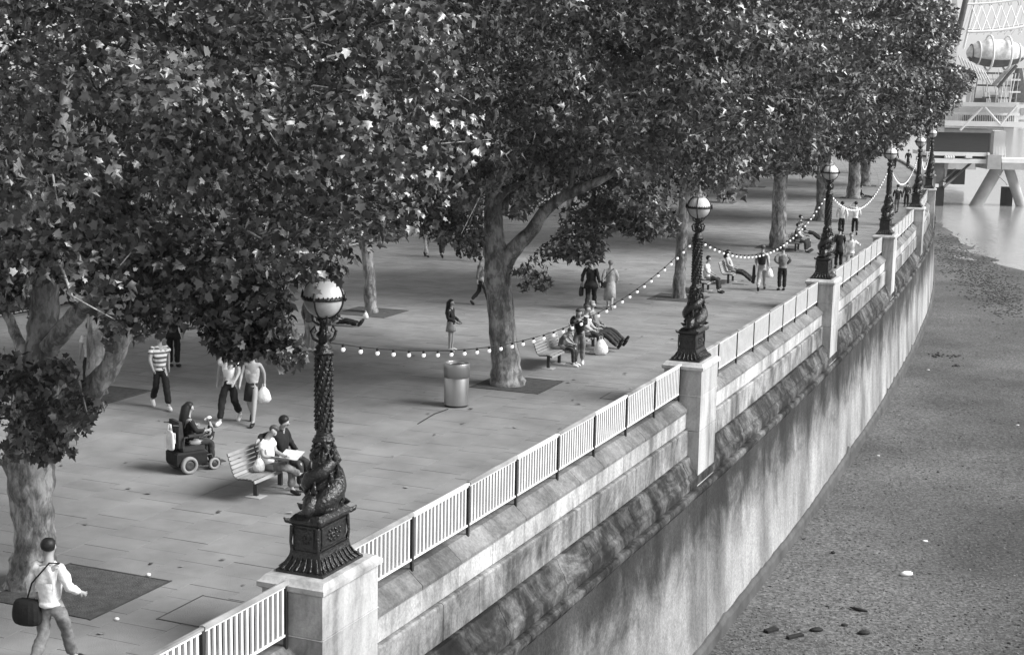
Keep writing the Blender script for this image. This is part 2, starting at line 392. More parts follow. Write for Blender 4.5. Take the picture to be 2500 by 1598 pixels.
def beach_mat():
    t = M['beach'].node_tree; N = t.nodes; b = N['Principled BSDF']; src = b.inputs['Base Color'].links[0].from_socket
    g = N.new('ShaderNodeNewGeometry'); a = N.new('ShaderNodeTexNoise'); a.inputs['Scale'].default_value = .16; a.inputs['Detail'].default_value = 5; t.links.new(g.outputs['Position'], a.inputs['Vector'])
    r = N.new('ShaderNodeMapRange'); r.inputs[1].default_value = .35; r.inputs[2].default_value = .65; r.inputs[3].default_value = .62; r.inputs[4].default_value = 1.3; t.links.new(a.outputs[0], r.inputs[0])
    k = N.new('ShaderNodeMath'); k.operation = 'MULTIPLY'; t.links.new(src, k.inputs[0]); t.links.new(r.outputs[0], k.inputs[1])
    v = N.new('ShaderNodeTexVoronoi'); v.inputs['Scale'].default_value = 14; t.links.new(g.outputs['Position'], v.inputs['Vector'])
    sp = N.new('ShaderNodeSeparateColor'); t.links.new(v.outputs['Color'], sp.inputs[0])
    r2 = N.new('ShaderNodeMapRange'); r2.inputs[3].default_value = .6; r2.inputs[4].default_value = 1.4; t.links.new(sp.outputs[0], r2.inputs[0])
    k2 = N.new('ShaderNodeMath'); k2.operation = 'MULTIPLY'; t.links.new(k.outputs[0], k2.inputs[0]); t.links.new(r2.outputs[0], k2.inputs[1])
    t.links.new(k2.outputs[0], b.inputs['Base Color'])
beach_mat()
def water_mat():
    m = mat('river_water', .30, .12, .15, .3, 0)
    t = m.node_tree; N = t.nodes; b = N['Principled BSDF']; g = N.new('ShaderNodeNewGeometry')
    mp = N.new('ShaderNodeMapping'); mp.inputs['Scale'].default_value = (.9, .35, 1); t.links.new(g.outputs['Position'], mp.inputs[0])
    a = N.new('ShaderNodeTexNoise'); a.inputs['Scale'].default_value = 2.2; a.inputs['Detail'].default_value = 5; t.links.new(mp.outputs[0], a.inputs['Vector'])
    bp = N.new('ShaderNodeBump'); bp.inputs['Strength'].default_value = .35; bp.inputs['Distance'].default_value = .12
    t.links.new(a.outputs[0], bp.inputs['Height']); t.links.new(bp.outputs[0], b.inputs['Normal']); b.inputs['Specular IOR Level'].default_value = 1.0
    return m
M['water'] = water_mat()
tag(MB().add([(-20, -40, -6.5), (2500, -40, -6.5), (2500, 4000, -6.5), (-20, 4000, -6.5)], [(0, 1, 2, 3)]).build('river', M['water']), kind='structure')
# ground under everything as far as the horizon on the land side
tag(MB().add([(-2500, -40, -7.2), (-20, -40, -7.2), (-20, 4000, -7.2), (-2500, 4000, -7.2)], [(0, 1, 2, 3)]).build('ground', M['grass']), kind='structure')

# pebbles on the foreshore
peb = MB(); wp = MB()
def rock(mb, c, r, fl=.55):
    a = random.random()*6.28; k = [r*random.uniform(.7, 1.25) for _ in range(6)]
    P = [(math.cos(a)*k[0], math.sin(a)*k[0], 0), (-math.sin(a)*k[1]*.8, math.cos(a)*k[1]*.8, 0), (-math.cos(a)*k[2], -math.sin(a)*k[2], 0), (math.sin(a)*k[3]*.8, -math.cos(a)*k[3]*.8, 0), (r*.1, 0, k[4]*fl), (0, 0, -r*.3)]
    mb.add([Vector(c)+Vector(p) for p in P], [(0, 1, 4), (1, 2, 4), (2, 3, 4), (3, 0, 4), (1, 0, 5), (2, 1, 5), (3, 2, 5), (0, 3, 5)], True)
def zb(p):
    s_, n_ = sn(p); return -6.5+.012*(float(n_water(s_))-n_) + .02*math.sin(p.x*1.3+p.y*.21)*math.sin(p.y*.37) + .03*math.sin(p.x*.31-p.y*.11+1)
for k in range(11000):
    x_ = random.uniform(1700, 2560); y_ = random.uniform(720, 1640)
    p = G(x_, y_, -6.4); s_, n_ = sn(p)
    if n_ < .9: continue
    p.z = zb(p); rock(peb, p, random.choice([.018, .025, .03, .05])*random.uniform(.7, 1.3))
tag(peb.build('beach_pebbles', M['pebble']), kind='stuff')
chips = MB()
for k in range(900):
    x_ = random.uniform(1720, 2560); y_ = random.uniform(640, 1640); p = G(x_, y_, -6.4); s_, n_ = sn(p)
    if n_ < .9: continue
    p.z = zb(p); rock(chips, p, random.choice([.02, .03, .04, .07])*random.uniform(.7, 1.2), .35)
tag(chips.build('dark_flotsam_chips', M['debris']), kind='stuff')
# band of seaweed covered cobbles by the waterline
wd_ = MB()
for k in range(2600):
    t = random.random(); x_ = 2285+t*190+random.gauss(0, 28); y_ = 590+t*150+random.gauss(0, 24)
    p = G(x_, y_, -6.4); s_, n_ = sn(p)
    if n_ < 1.1: continue
    p.z = zb(p); rock(wd_, p, random.uniform(.04, .17), .4)
tag(wd_.build('weed_covered_cobbles', M['seaweed']), kind='stuff')

# ================================================================ embankment wall
wall = thing('river_wall', W(0, 0, 0), 'long stained stone embankment wall between promenade and foreshore', 'wall')
wo_ = wall.location
SPANS = [(-17.75, 0)] + [(LAMP_S[i], LAMP_S[i+1]) for i in range(7)] + [(124.5, 190)]
PROF = {
 'coping_stone': ([(-.34, -.07), (-.34, .19), (-.12, .205), (.115, .0), (.125, -.02), (.125, -.07)], 'coping'),
 'face_stone': ([(-.3, -.48), (-.3, -.09), (.07, -.09), (.085, -.105), (.085, -.465), (.07, -.48)], 'course'),
 'stained_stone': ([(-.3, -1.13), (-.3, -.505), (.12, -.505), (.15, -.53), (.15, -1.115), (.135, -1.13)], 'course_low'),
 'ledge_stone': ([(-.3, -1.82), (-.3, -1.155), (.20, -1.155), (.22, -1.19), (.24, -1.26), (.36, -1.46), (.36, -1.52), (.43, -1.60), (.43, -1.80), (.42, -1.82)], 'mould'),
 'string_course': ([(-.3, -2.06), (-.3, -1.85), (.50, -1.85), (.55, -1.90), (.55, -1.97), (.50, -2.06)], 'mould')
,
}
far_stones = {k: MB() for k in PROF}
for k, (a, b) in enumerate(SPANS):
    nb = 13 if k < 8 else 48
    for nm, (pf, mt) in PROF.items():
        L_ = (b-a)/nb; off_ = .5*L_ if nm in ('stained_stone', 'string_course') else 0
        for i in range(nb):
            s0 = a+off_+i*L_; j = random.uniform(-.004, .004)
            pr = [(n+(j if n > 0 else 0), z) for n, z in pf]
            if k < 4: MB().sweep(s0+.005, s0+L_-.005, pr, .7).build(nm, M[mt], wall, off=wo_)
            else: far_stones[nm].sweep(s0+.006, s0+L_-.006, pr, 1.4)
for nm in PROF: far_stones[nm].build(nm, M[PROF[nm][1]], wall, off=wo_, kind='stuff')
for a, b in SPANS:
    MB().sweep(a+.01, b-.01, [(-.3, -6.8), (-.3, -2.045), (.46, -2.045), (.52, -4.0), (.64, -6.8)], 1.2).build('wall_panel', M['lower'], wall, off=wo_)
toe = MB(); ST = np.arange(-10, 190, .35)
tp = [.05*random.random()+(.22*random.random() if random.random() < .08 else 0)+.04*math.sin(s*.37) for s in ST]
for i, s in enumerate(ST):
    z = -5.9+tp[i]; toe.v += [tuple(W(s, .55, z+.02)), tuple(W(s, .655, z)), tuple(W(s, .72, z-.1)), tuple(W(s, .78, -6.8))]
toe.f = [(i*4+j, i*4+j+1, i*4+5+j, i*4+4+j) for i in range(len(ST)-1) for j in range(3)]; toe.sm = [False]*len(toe.f)
toe.build('weedy_toe', M['concrete_dark'], wall, off=wo_)

# ================================================================ pedestals, lamps, railings
which = ['nearest', 'second nearest', 'third nearest', 'fourth nearest', 'fifth nearest', 'sixth nearest', 'seventh nearest', 'eighth nearest']
def pedestal_parts(root):
    for (z0, z1, e) in ((.335, .93, 0), (-.52, .325, .0), (-2.3, -.53, 0)):
        MB().frusta([(.455+e, .745+e, z0), (.46+e, .75+e, z0+.012), (.46+e, .75+e, z1-.012), (.455+e, .745+e, z1)], c=(-.04, 0, 0)).build('pedestal_block', M['pedestal'], root)
    MB().frusta([(.465, .755, .322), (.475, .765, .33), (.465, .755, .338)], c=(-.04, 0, 0)).build('moulding', M['pedestal'], root)
    MB().frusta([(.465, .76, .932), (.51, .81, .965), (.51, .81, 1.03), (.485, .78, 1.045), (.45, .70, 1.10)], c=(-.04, 0, 0)).build('cornice', M['pedestal'], root)
def lamp_parts(root):
    I = M['iron']
    b = MB().frusta([(.385, .575, 0), (.385, .575, .035), (.36, .55, .045), (.31, .49, .09), (.265, .44, .16), (.245, .42, .25), (.245, .42, .28)])
    for k in range(9): # cast acanthus ribs on the flare
        y = -.4+k*.1
        for sx in (-1, 1): b.tube([(sx*.375, y*1.25, .05), (sx*.31, y*1.1, .11), (sx*.262, y, .2)], [.022, .018, .01], 5)
    for k in range(6):
        x = -.2+k*.08
        for sy in (-1, 1): b.tube([(x*1.45, sy*.565, .05), (x*1.2, sy*.49, .11), (x, sy*.435, .2)], [.022, .018, .01], 5)
    b.v = [(v[0]*.94-.06, v[1]*.94, v[2]) for v in b.v]; b.build('flared_base', I, root)
    b = MB().frusta([(.225, .40, .28), (.225, .40, .62)])
    for sx in (-1, 1):
        b.frusta([(.235, .30, .32), (.235, .30, .335)]); b.box((sx*.232, 0, .455), (.02, .60, .26)); b.box((sx*.24, 0, .60), (.03, .68, .02)); b.box((sx*.24, 0, .31), (.03, .68, .02))
        for k in range(22):     # coat of arms / scroll relief
            a = k*.62; r = .012*k*.85; b.lathe([(0, -.02), (.022, -.008), (.022, .008), (0, .02)], 6, (sx*.25, r*math.cos(a)*.9, .46+r*math.sin(a)*.5))
    for sy in (-1, 1):
        b.box((0, sy*.405, .455), (.32, .02, .26))
        for k in range(10):
            a = k*.7; r = .010*k; b.lathe([(0, -.02), (.02, 0), (0, .02)], 6, (r*math.cos(a), sy*.42, .46+r*math.sin(a)))
    for sx in (-1, 1):
        for sy in (-1, 1): b.tube([(sx*.235, sy*.41, .28), (sx*.25, sy*.43, .40), (sx*.235, sy*.41, .62)], [.03, .022, .035], 6)
    b.v = [(v[0]*.84-.06, v[1]*.95, v[2]) for v in b.v]; b.build('plinth', I, root)
    b = MB().frusta([(.235, .41, .62), (.285, .47, .665), (.285, .47, .70), (.26, .44, .725), (.22, .38, .77)])
    for sx in (-1, 1):
        for sy in (-1, 1): b.tube([(sx*.26, sy*.44, .68), (sx*.31, sy*.50, .70), (sx*.33, sy*.52, .74)], [.04, .032, .012], 6)
    b.v = [(v[0]*.84-.05, v[1]*.93, v[2]) for v in b.v]; b.build('plinth_cornice', I, root)
    MB().lathe([(.19, .77), (.21, .9), (.19, 1.05), (.18, 1.25), (.16, 1.4), (.13, 1.6), (.10, 1.70)], 14).build('core_shaft', I, root)
    b = MB(); rg = random.Random(5)     # reeds and leaves standing up round the shaft
    for k in range(34):
        a = k*2.4; c = Vector((math.cos(a), math.sin(a), 0)); z = .80+rg.random()*.62; q = .225-.10*(z-.8)
        b.tube([c*(q-.03)+Vector((0, 0, z)), c*(q+.035)+Vector((0, 0, z+.09)), c*(q+.01)+Vector((.02*rg.uniform(-1, 1), .02*rg.uniform(-1, 1), z+.20))], [.03, .038, .006], 5)
    for k in range(26):
        a = k*2.4; z = 1.42+k*.009; c = Vector((math.cos(a), math.sin(a), 0)); q = .17-.16*(z-1.42)
        b.tube([c*(q-.03)+Vector((0, 0, z)), c*(q+.01)+Vector((0, 0, z+.06)), c*(q-.02)+Vector((0, 0, z+.11))], [.02, .026, .004], 5)
    b.build('reeds', I, root)
    for k in range(2):          # the two dolphins: heads down on the plinth, tails winding up round the shaft
        a0 = math.pi*k+math.pi/2; pts = []; rad = []
        for i in range(25):
            t = i/24; a = a0+t*2.3*math.pi*.92
            r = (.30-.06*math.sin(t*3.1)) if t < .12 else .25-.14*t
            z = .84+.83*t**.85
            pts.append((r*math.cos(a)*(.85 if abs(math.cos(a)) > .5 else 1), r*math.sin(a), z)); rad.append(max(.03, .13*(1-t)**.75+.028) if t > .1 else .10+.35*t)
        d = MB().tube(pts, rad, 10, wob=.06)
        hx, hy = math.cos(a0), math.sin(a0)
        def L(x, y, z): return (hx*x-hy*y, hy*x+hx*y, z)      # x outward, y sideways
        d.tube([L(.22, 0, .93), L(.32, 0, .92), L(.41, 0, .85), L(.46, 0, .80)], [.10, .13, .09, .035], 10)          # head and beak
        d.tube([L(.30, 0, .84), L(.38, 0, .80), L(.43, 0, .775)], [.07, .05, .02], 8)                                   # lower jaw
        for sy in (-1, 1):
            d.lathe([(0, -.03), (.03, -.012), (.03, .012), (0, .03)], 8, L(.33, sy*.095, .93))                         # eyes
            d.tube([L(.26, sy*.10, .88), L(.25, sy*.2, .84), L(.20, sy*.29, .87)], [.035, .045, .008], 6)              # side fins
        d.tube([L(.20, 0, 1.0), L(.29, .02, 1.10), L(.27, .02, 1.22)], [.05, .035, .006], 6)                            # back fin
        x, y, z = pts[-1]
        for q in (-1, 1): d.tube([(x, y, z), (x*1.35+q*.04*hy, y*1.35-q*.04*hx, z+.03), (x*1.7+q*.10*hy, y*1.7-q*.10*hx, z-.02)], [.03, .035, .006], 6)  # tail flukes
        d.build('dolphin', I, root)
    MB().lathe([(.10, 1.69), (.145, 1.715), (.15, 1.745), (.12, 1.765), (.13, 1.78), (.11, 1.80)], 18).build('collar', I, root)
    b = MB().lathe([(.105, 1.80), (.10, 1.86), (.096, 2.3), (.09, 2.88)], 14)
    for ph in (0, math.pi):     # leaf garland wound round the column
        b.tube([(.10*math.cos(ph+t*.55), .10*math.sin(ph+t*.55), 1.84+t*.052) for t in range(20)], .009, 5)
        for t in range(64):
            a = ph+t*2.4; z = 1.84+t*.0163; c = Vector((math.cos(a), math.sin(a), 0))
            b.tube([c*.09+Vector((0, 0, z)), c*.118+Vector((0, 0, z+.02)), c*.112+Vector((0, 0, z+.06))], [.016, .024, .004], 5)
    b.build('column', I, root)
    MB().lathe([(.09, 2.88), (.135, 2.90), (.14, 2.93), (.10, 2.95), (.12, 2.98), (.075, 3.03), (.07, 3.10), (.10, 3.13), (.10, 3.16), (.06, 3.2), (.055, 3.30), (.10, 3.36), (.06, 3.38)], 16).build('neck', I, root)
    b = MB()
    for k in range(4):          # scrolls carrying the globe
        a = math.pi/4+k*math.pi/2; c = Vector((math.cos(a), math.sin(a), 0)); z = lambda h: Vector((0, 0, h))
        b.tube([c*.06+z(3.05), c*.14+z(3.10), c*.17+z(3.20), c*.12+z(3.26), c*.10+z(3.20), c*.13+z(3.18)], [.02, .022, .022, .018, .014, .008], 6)
        b.tube([c*.06+z(3.28), c*.15+z(3.34), c*.16+z(3.42)], [.02, .016, .014], 6)
    b.build('scroll', I, root)
    GC = 3.645; r = .272
    prof = [(r*math.sin(t), GC-r*math.cos(t)) for t in np.linspace(.12, math.pi-.1, 26)]
    g = MB().lathe(prof, 36)
    go = g.build('globe', M['globe'], root); go.data.materials.append(M['globe_side']); go.data.materials.append(M['globe_low'])
    # the sector that faces the promenade is a darker grey
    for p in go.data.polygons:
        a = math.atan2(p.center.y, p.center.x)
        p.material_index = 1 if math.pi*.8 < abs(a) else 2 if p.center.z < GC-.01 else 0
    b = MB().lathe([(.276, GC-.028), (.290, GC-.02), (.290, GC+.012), (.276, GC+.02)], 36)
    for k in range(30):
        a = k*2*math.pi/30; b.lathe([(0, -.018), (.013, -.006), (.011, .01), (0, .02)], 5, (.284*math.cos(a), .284*math.sin(a), GC+.022))
    for k in range(4):
        a = k*math.pi/2+.1; b.lathe([(0, -.05), (.03, -.02), (.02, .03), (.008, .07), (0, .09)], 6, (.305*math.cos(a), .305*math.sin(a), GC+.01))
    b.build('band', I, root)
    for k in range(4):
        a = k*math.pi/2+.1
        MB().tube([((r+.010)*math.sin(t)*math.cos(a), (r+.010)*math.sin(t)*math.sin(a), GC-(r+.010)*math.cos(t)) for t in np.linspace(.1, math.pi-.15, 16)], .0125, 6).build('strap', I, root)
    b = MB().lathe([(.15, GC+.228), (.15, GC+.26), (.12, GC+.275), (.06, GC+.29), (.05, GC+.33), (.075, GC+.36), (.03, GC+.40), (.018, GC+.47), (.03, GC+.49), (0, GC+.54)], 14)
    for k in range(8):
        a = k*math.pi/4; b.tube([(.14*math.cos(a), .14*math.sin(a), GC+.25), (.165*math.cos(a), .165*math.sin(a), GC+.30), (.13*math.cos(a), .13*math.sin(a), GC+.35)], [.016, .014, .005], 5)
    b.build('crown', M['grey_steel'], root)
ped0 = thing('lamp_pedestal', W(0), 'large pale stone pedestal in the lower left centre, carrying the nearest dolphin lamp', 'pedestal', 'stone lamp pedestals along the river wall', -head(0)); pedestal_parts(ped0)
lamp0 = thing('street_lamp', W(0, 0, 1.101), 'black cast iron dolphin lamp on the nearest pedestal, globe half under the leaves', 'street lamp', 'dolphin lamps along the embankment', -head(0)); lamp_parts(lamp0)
for i in range(1, 7):
    copy_thing(ped0, W(LAMP_S[i]), -head(LAMP_S[i]), f'stone pedestal under the {which[i]} dolphin lamp along the river wall')
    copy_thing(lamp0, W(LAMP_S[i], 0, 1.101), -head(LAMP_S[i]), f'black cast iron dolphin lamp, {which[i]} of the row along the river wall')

bal_me = MB().box((0, 0, .33), (.030, .042, .66)).mesh('baluster', M['white_paint'])
post_me = MB().box((0, 0, .52), (.045, .055, 1.04)).box((0, 0, .02), (.10, .12, .03)).mesh('post', M['rail_dark'])
NR = -.10
for k in range(8):
    a, b = (SPANS[k] if k else (-11, 0)); a += .78; b -= .78
    first = 'white barred railing at the bottom left, before the nearest pedestal' if k == 0 else f'white barred railing between the {which[k-1]} and {which[k]} lamp pedestals'
    r = thing('railing', W(a, NR, 0), first, 'railing', 'white railings between the pedestals')
    nb = 5 if k == 0 else 8; L_ = (b-a)/nb
    joined = MB()
    for i in range(nb):
        s0, s1 = a+i*L_, a+(i+1)*L_
        wide = i % 2 == 0
        MB().sweep(s0+.003, s1-.003, [(NR-.045, 1.05), (NR-.045, 1.085), (NR, 1.10), (NR+.045, 1.085), (NR+.045, 1.05)] if wide else [(NR-.03, 1.045), (NR-.03, 1.075), (NR+.03, 1.08), (NR+.03, 1.045)], .7).build('handrail', M['rail_grey'] if (wide or k != 1) else M['white_paint'], r, off=r.location)
        MB().sweep(s0+.028, s1-.028, [(NR-.012, 1.01), (NR-.012, 1.035), (NR+.012, 1.035), (NR+.012, 1.01)], .7).build('top_bar', M['white_paint'], r, off=r.location)
        MB().sweep(s0+.028, s1-.028, [(NR-.012, .345), (NR-.012, .375), (NR+.012, .375), (NR+.012, .345)], .7).build('bottom_bar', M['white_paint'], r, off=r.location)
        nbal = 15
        for q in range(nbal):
            s = s0+(q+1)*(s1-s0)/(nbal+1)
            if k <= 3: inst('baluster', bal_me, r, W(s, NR, .365)-r.location, rot=(0, 0, -head(s)))
            else: joined.box(W(s, NR, .695), (.030, .050, .66), Matrix.Rotation(-head(s), 3, 'Z'))
    for i in range(nb+1):
        s = a+i*L_ + (.03 if i == 0 else -.03 if i == nb else 0)
        inst('post', post_me, r, W(s, NR, .0)-r.location, rot=(0, 0, -head(s)))
    if joined.v: joined.build('balusters', M['white_paint'], r, off=r.location, kind='stuff')

# strings of festoon bulbs from lamp neck to lamp neck
bulb_me = MB().lathe([(.012, -.02), (.022, -.04), (.036, -.07), (.036, -.09), (.02, -.115), (0, -.12)], 10).mesh('bulb', M['bulb'])
cap_me = MB().lathe([(.016, .01), (.02, 0), (.02, -.045), (.014, -.05)], 8).mesh('socket', M['cable'])
for k in range(6):
    A = W(LAMP_S[k], .1, 4.15-.18*min(k, 1)); B = W(LAMP_S[k+1], -.1, 3.98); sag = [.98, 1.05, 1.0, 1.0, 1.1, 1.2][k]
    f = lambda t: A.lerp(B, t)-Vector((0, 0, sag*4*t*(1-t)))
    nm = 'string of round white bulbs between the %s and %s lamps' % (which[k], which[k+1])
    st = thing('festoon_string', A, nm, 'festoon lights', 'festoon light strings between the lamps')
    MB().tube([f(t/24) for t in range(25)], .008 if k < 3 else .012, 5).build('cable', M['cable'], st, off=st.location)
    nb = 35
    for i in range(nb):
        t = (i+.7)/(nb+.4); p = f(t)-A
        inst('bulb', bulb_me, st, p, scale=(.82,)*3)
        if k < 2: inst('socket', cap_me, st, p)

# ================================================================ plane trees
# outline of the foliage mass, measured on the photograph (px), used to prune each crown where the photo shows it end
YB = np.array([(-900, 1000), (-60, 1105), (20, 1125), (60, 1150), (100, 1165), (130, 1140), (165, 1105), (205, 1070), (240, 1005), (252, 960), (262, 850), (300, 835), (340, 838), (380, 805), (460, 800), (490, 772), (498, 825), (530, 850), (560, 880), (600, 888), (640, 868), (675, 905), (705, 912), (742, 900), (750, 850), (752, 735), (765, 700), (775, 668), (800, 688), (822, 694), (835, 668), (868, 640), (900, 606), (930, 592), (962, 588), (1005, 572), (1040, 588), (1075, 590), (1100, 600), (1130, 628), (1172, 636), (1190, 500), (1240, 500), (1250, 672), (1275, 705), (1290, 712), (1302, 690), (1312, 715), (1332, 718), (1345, 690), (1352, 650), (1385, 640), (1420, 650), (1445, 645), (1466, 640), (1478, 610), (1490, 562), (1510, 552), (1530, 575), (1552, 566), (1578, 610), (1600, 600), (1640, 608), (1692, 600), (1726, 625), (1768, 612), (1785, 582), (1820, 552), (1838, 538), (1868, 535), (1880, 480), (1905, 468), (1945, 488), (1990, 480), (2007, 476), (2050, 455), (2067, 422), (2110, 443), (2127, 437), (2139, 413), (2163, 393), (2200, 385), (2229, 372), (2262, 340), (2400, 330), (2700, 330)], float)
XR = np.array([(-3000, 2300), (-100, 2325), (0, 2308), (50, 2328), (90, 2332), (112, 2318), (150, 2312), (175, 2368), (200, 2374), (230, 2350), (260, 2330), (290, 2300), (330, 2265), (500, 2262), (3000, 2262)], float)
def inpoly(x, y, P):
    P = np.array(P, float); c = np.zeros(len(x), bool); n = len(P)
    for i in range(n):
        x1, y1 = P[i]; x2, y2 = P[(i+1) % n]
        m = ((y1 > y) != (y2 > y)) & (x < (x2-x1)*(y-y1)/(y2-y1+1e-9)+x1); c ^= m
    return c
HOLES = [ # (polygon, remove leaves nearer than this depth): openings where the photo shows bark, ground or lamps
 ([(-40, 770), (20, 755), (62, 745), (78, 868), (-40, 862)], 40),
 ([(150, 770), (178, 742), (222, 725), (250, 800), (262, 860), (248, 930), (222, 960), (175, 890), (150, 850)], 60),
 ([(64, 690), (150, 680), (160, 800), (190, 760), (250, 690), (272, 705), (205, 800), (160, 880), (70, 880)], 22.2),
 ([(205, 965), (262, 890), (290, 805), (330, 810), (310, 890), (262, 985)], 22.5),
 ([(14, 760), (60, 840), (90, 860), (80, 880), (30, 850), (0, 790)], 22.3),
 ([(1176, 470), (1222, 462), (1262, 425), (1290, 430), (1255, 478), (1240, 520), (1248, 720), (1190, 720)], 38.4),
 ([(1230, 640), (1262, 550), (1318, 484), (1388, 434), (1450, 420), (1505, 395), (1515, 450), (1428, 500), (1362, 560), (1308, 618), (1262, 658)], 38.6),
 ([(1385, 470), (1388, 400), (1402, 395), (1412, 465)], 38.6),
 ([(714, 690), (762, 690), (762, 838), (738, 825), (710, 780)], 19.78),
 ([(1240, 540), (1262, 532), (1300, 536), (1275, 572), (1245, 600)], 80),
 ([(1655, 470), (1752, 470), (1750, 560), (1720, 600), (1720, 900), (1660, 900), (1675, 590), (1655, 545)], 37.5),
 ([(1995, 380), (2066, 380), (2066, 480), (2045, 520), (2045, 700), (1990, 700), (1995, 480)], 54),
 ([(2156, 345), (2202, 345), (2202, 400), (2190, 580), (2145, 580), (2158, 400)], 71),
 ([(2228, 318), (2262, 318), (2262, 360), (2255, 520), (2215, 520), (2230, 360)], 88),
 ([(2255, 305), (2290, 305), (2290, 460), (2250, 460)], 105),
]
def leaf_shape(lod):
    if lod == 0:      # five pointed lobes, folded along the midrib
        out = [(0, -.02), (.46, .02), (.34, .25), (.48, .52), (.2, .56), (0, .92), (-.2, .56), (-.48, .52), (-.34, .25), (-.46, .02)]
        V = [(0, .28, .0)]+[(x, y, .34*abs(x)-.30*max(0, y-.35)+(.07 if i % 2 == 0 else -.05)) for i, (x, y) in enumerate(out)]
        Fc = [(0, 1+i, 1+(i+1) % 10) for i in range(10)]
    elif lod == 1:
        V = [(0, .0, 0), (.52, .12, .12), (.2, .36, .02), (0, 1.0, -.12), (-.2, .36, .02), (-.52, .12, .12)]; Fc = [(0, 1, 2), (0, 2, 3), (0, 3, 4), (0, 4, 5)]
    else:
        V = [(0, -.05, 0), (.30, .35, .10), (0, .95, -.10), (-.30, .35, .10)]; Fc = [(0, 1, 2), (0, 2, 3)]
    return np.array(V, float)-np.array([0, .0, 0]), np.array(Fc)
LEAF0 = None
def crown(root, cen, rad, nclump, perc, size, lod, mt, singles=0, extra=(), seed=0):
    g = np.random.default_rng(seed); cen = np.array(cen, float); rad = np.array(rad, float)
    d = g.normal(size=(nclump, 3)); d /= np.linalg.norm(d, axis=1)[:, None]
    rr = g.uniform(.30, 1.0, nclump)**.55
    CC = cen+d*rad*rr[:, None]
    nz = np.sin(CC[:, 0]*2.1+CC[:, 2]*1.3+seed)+np.sin(CC[:, 1]*2.3-CC[:, 2]*1.9+2*seed)+np.sin(CC[:, 2]*3.1+CC[:, 0]*1.1-CC[:, 1]*.9)     # sprays with hollows between them
    CC = CC[nz > -.75]; nclump = len(CC)
    CR = g.uniform(.35, .95, nclump)
    if len(extra): CC = np.vstack([CC, np.array([e[:3] for e in extra])]); CR = np.concatenate([CR, [e[3] for e in extra]])
    x, y, q = project(CC); x0_, y0_ = x, y; loc_v = Vector(root.location)
    w = np.where((x > -250) & (x < 2700) & (y > -350) & (y < 1750), 1.0, .22)   # fewer leaves far outside the frame
    n = np.maximum(3, (perc*w*(CR/.72)**2).astype(int)); n[nclump:] = (n[nclump:]*1.9).astype(int)
    idx = np.repeat(np.arange(len(CC)), n); N_ = len(idx)
    u = g.normal(size=(N_, 3)); u /= np.linalg.norm(u, axis=1)[:, None]
    r = CR[idx]*g.uniform(.25, 1.0, N_)**.5
    P = CC[idx]+u*r[:, None]*np.array([1, 1, .62])
    x, y, q = project(P)
    jx = g.normal(0, 4, N_); jy = g.normal(0, 7, N_)+16*np.sin(P[:, 0]*7+P[:, 2]*5+seed)*(P[:, 1] < 26)
    keep = (y < np.interp(x+jx, YB[:, 0], YB[:, 1])+jy-900*size/q*.25) & (x+jx*2 < np.interp(y, XR[:, 0], XR[:, 1])) & (P[:, 2] > 2.2) & (q > 9)
    for poly, D in HOLES:
        keep &= ~(inpoly(x+jx*.4, y+jy*.3, poly) & (P[:, 1] < D))
    for ls in LAMP_S[:7]:
        c = W(ls); keep &= ~((np.hypot(P[:, 0]-c.x, P[:, 1]-c.y) < .55) & (P[:, 2] < 5.45))
    P = P[keep]; u = u[keep]; N_ = len(P)
    cb = g.normal(0, .5, (len(CC), 3)); nor = u*.55+np.array([0, 0, .4])+cb[idx[keep]]+g.normal(0, .5, (N_, 3)); nor /= np.linalg.norm(nor, axis=1)[:, None]
    hang = u*np.array([1, 1, .2])+np.array([0, 0, -.5])+g.normal(0, .5, (N_, 3))
    Y_ = hang-nor*np.sum(hang*nor, 1)[:, None]; Y_ /= np.linalg.norm(Y_, axis=1)[:, None]
    X_ = np.cross(Y_, nor); S = size*g.uniform(.5, 1.3, N_)
    loc = np.array(root.location)
    V0, F0 = leaf_shape(lod)
    one = np.zeros(N_, bool)
    if singles:
        x, y, q = project(P); ok = (x > 0) & (x < 2500) & (y > 0) & (y < 1598)
        one[np.argsort(np.where(ok, q/S, 1e9))[:singles]] = True
        global LEAF0
        if LEAF0 is None:
            LEAF0 = bpy.data.meshes.new('leaf'); LEAF0.from_pydata(V0.tolist(), [], F0.tolist()); LEAF0.materials.append(M['leaf'])
        for i in np.nonzero(one)[0]:
            m = Matrix.Identity(4)
            for c, a in enumerate((X_[i], Y_[i], nor[i])):
                for rr_ in range(3): m[rr_][c] = float(a[rr_]*S[i])
            for rr_ in range(3): m[rr_][3] = float(P[i][rr_]-loc[rr_])
            inst('leaf', LEAF0, root, mtx=m)
    P, X_, Y_, nor, S = P[~one], X_[~one], Y_[~one], nor[~one], S[~one]; N_ = len(P)
    curl = g.uniform(-.8, 2.0, N_)
    V = P[:, None]-loc + S[:, None, None]*(V0[None, :, 0:1]*X_[:, None]+V0[None, :, 1:2]*Y_[:, None]+(V0[None, :, 2:3]*curl[:, None, None])*nor[:, None])
    V = V.reshape(-1, 3); Fc = (F0[None]+(np.arange(N_)*len(V0))[:, None, None]).reshape(-1, 3)
    me = bpy.data.meshes.new('crown'); me.vertices.add(len(V)); me.vertices.foreach_set('co', V.ravel())
    me.loops.add(Fc.size); me.loops.foreach_set('vertex_index', Fc.ravel().astype(np.int32))
    me.polygons.add(len(Fc)); me.polygons.foreach_set('loop_start', np.arange(0, Fc.size, 3, dtype=np.int32))
    try: me.polygons.foreach_set('loop_total', np.full(len(Fc), 3, np.int32))
    except Exception: pass
    me.update(calc_edges=True); me.materials.append(mt)
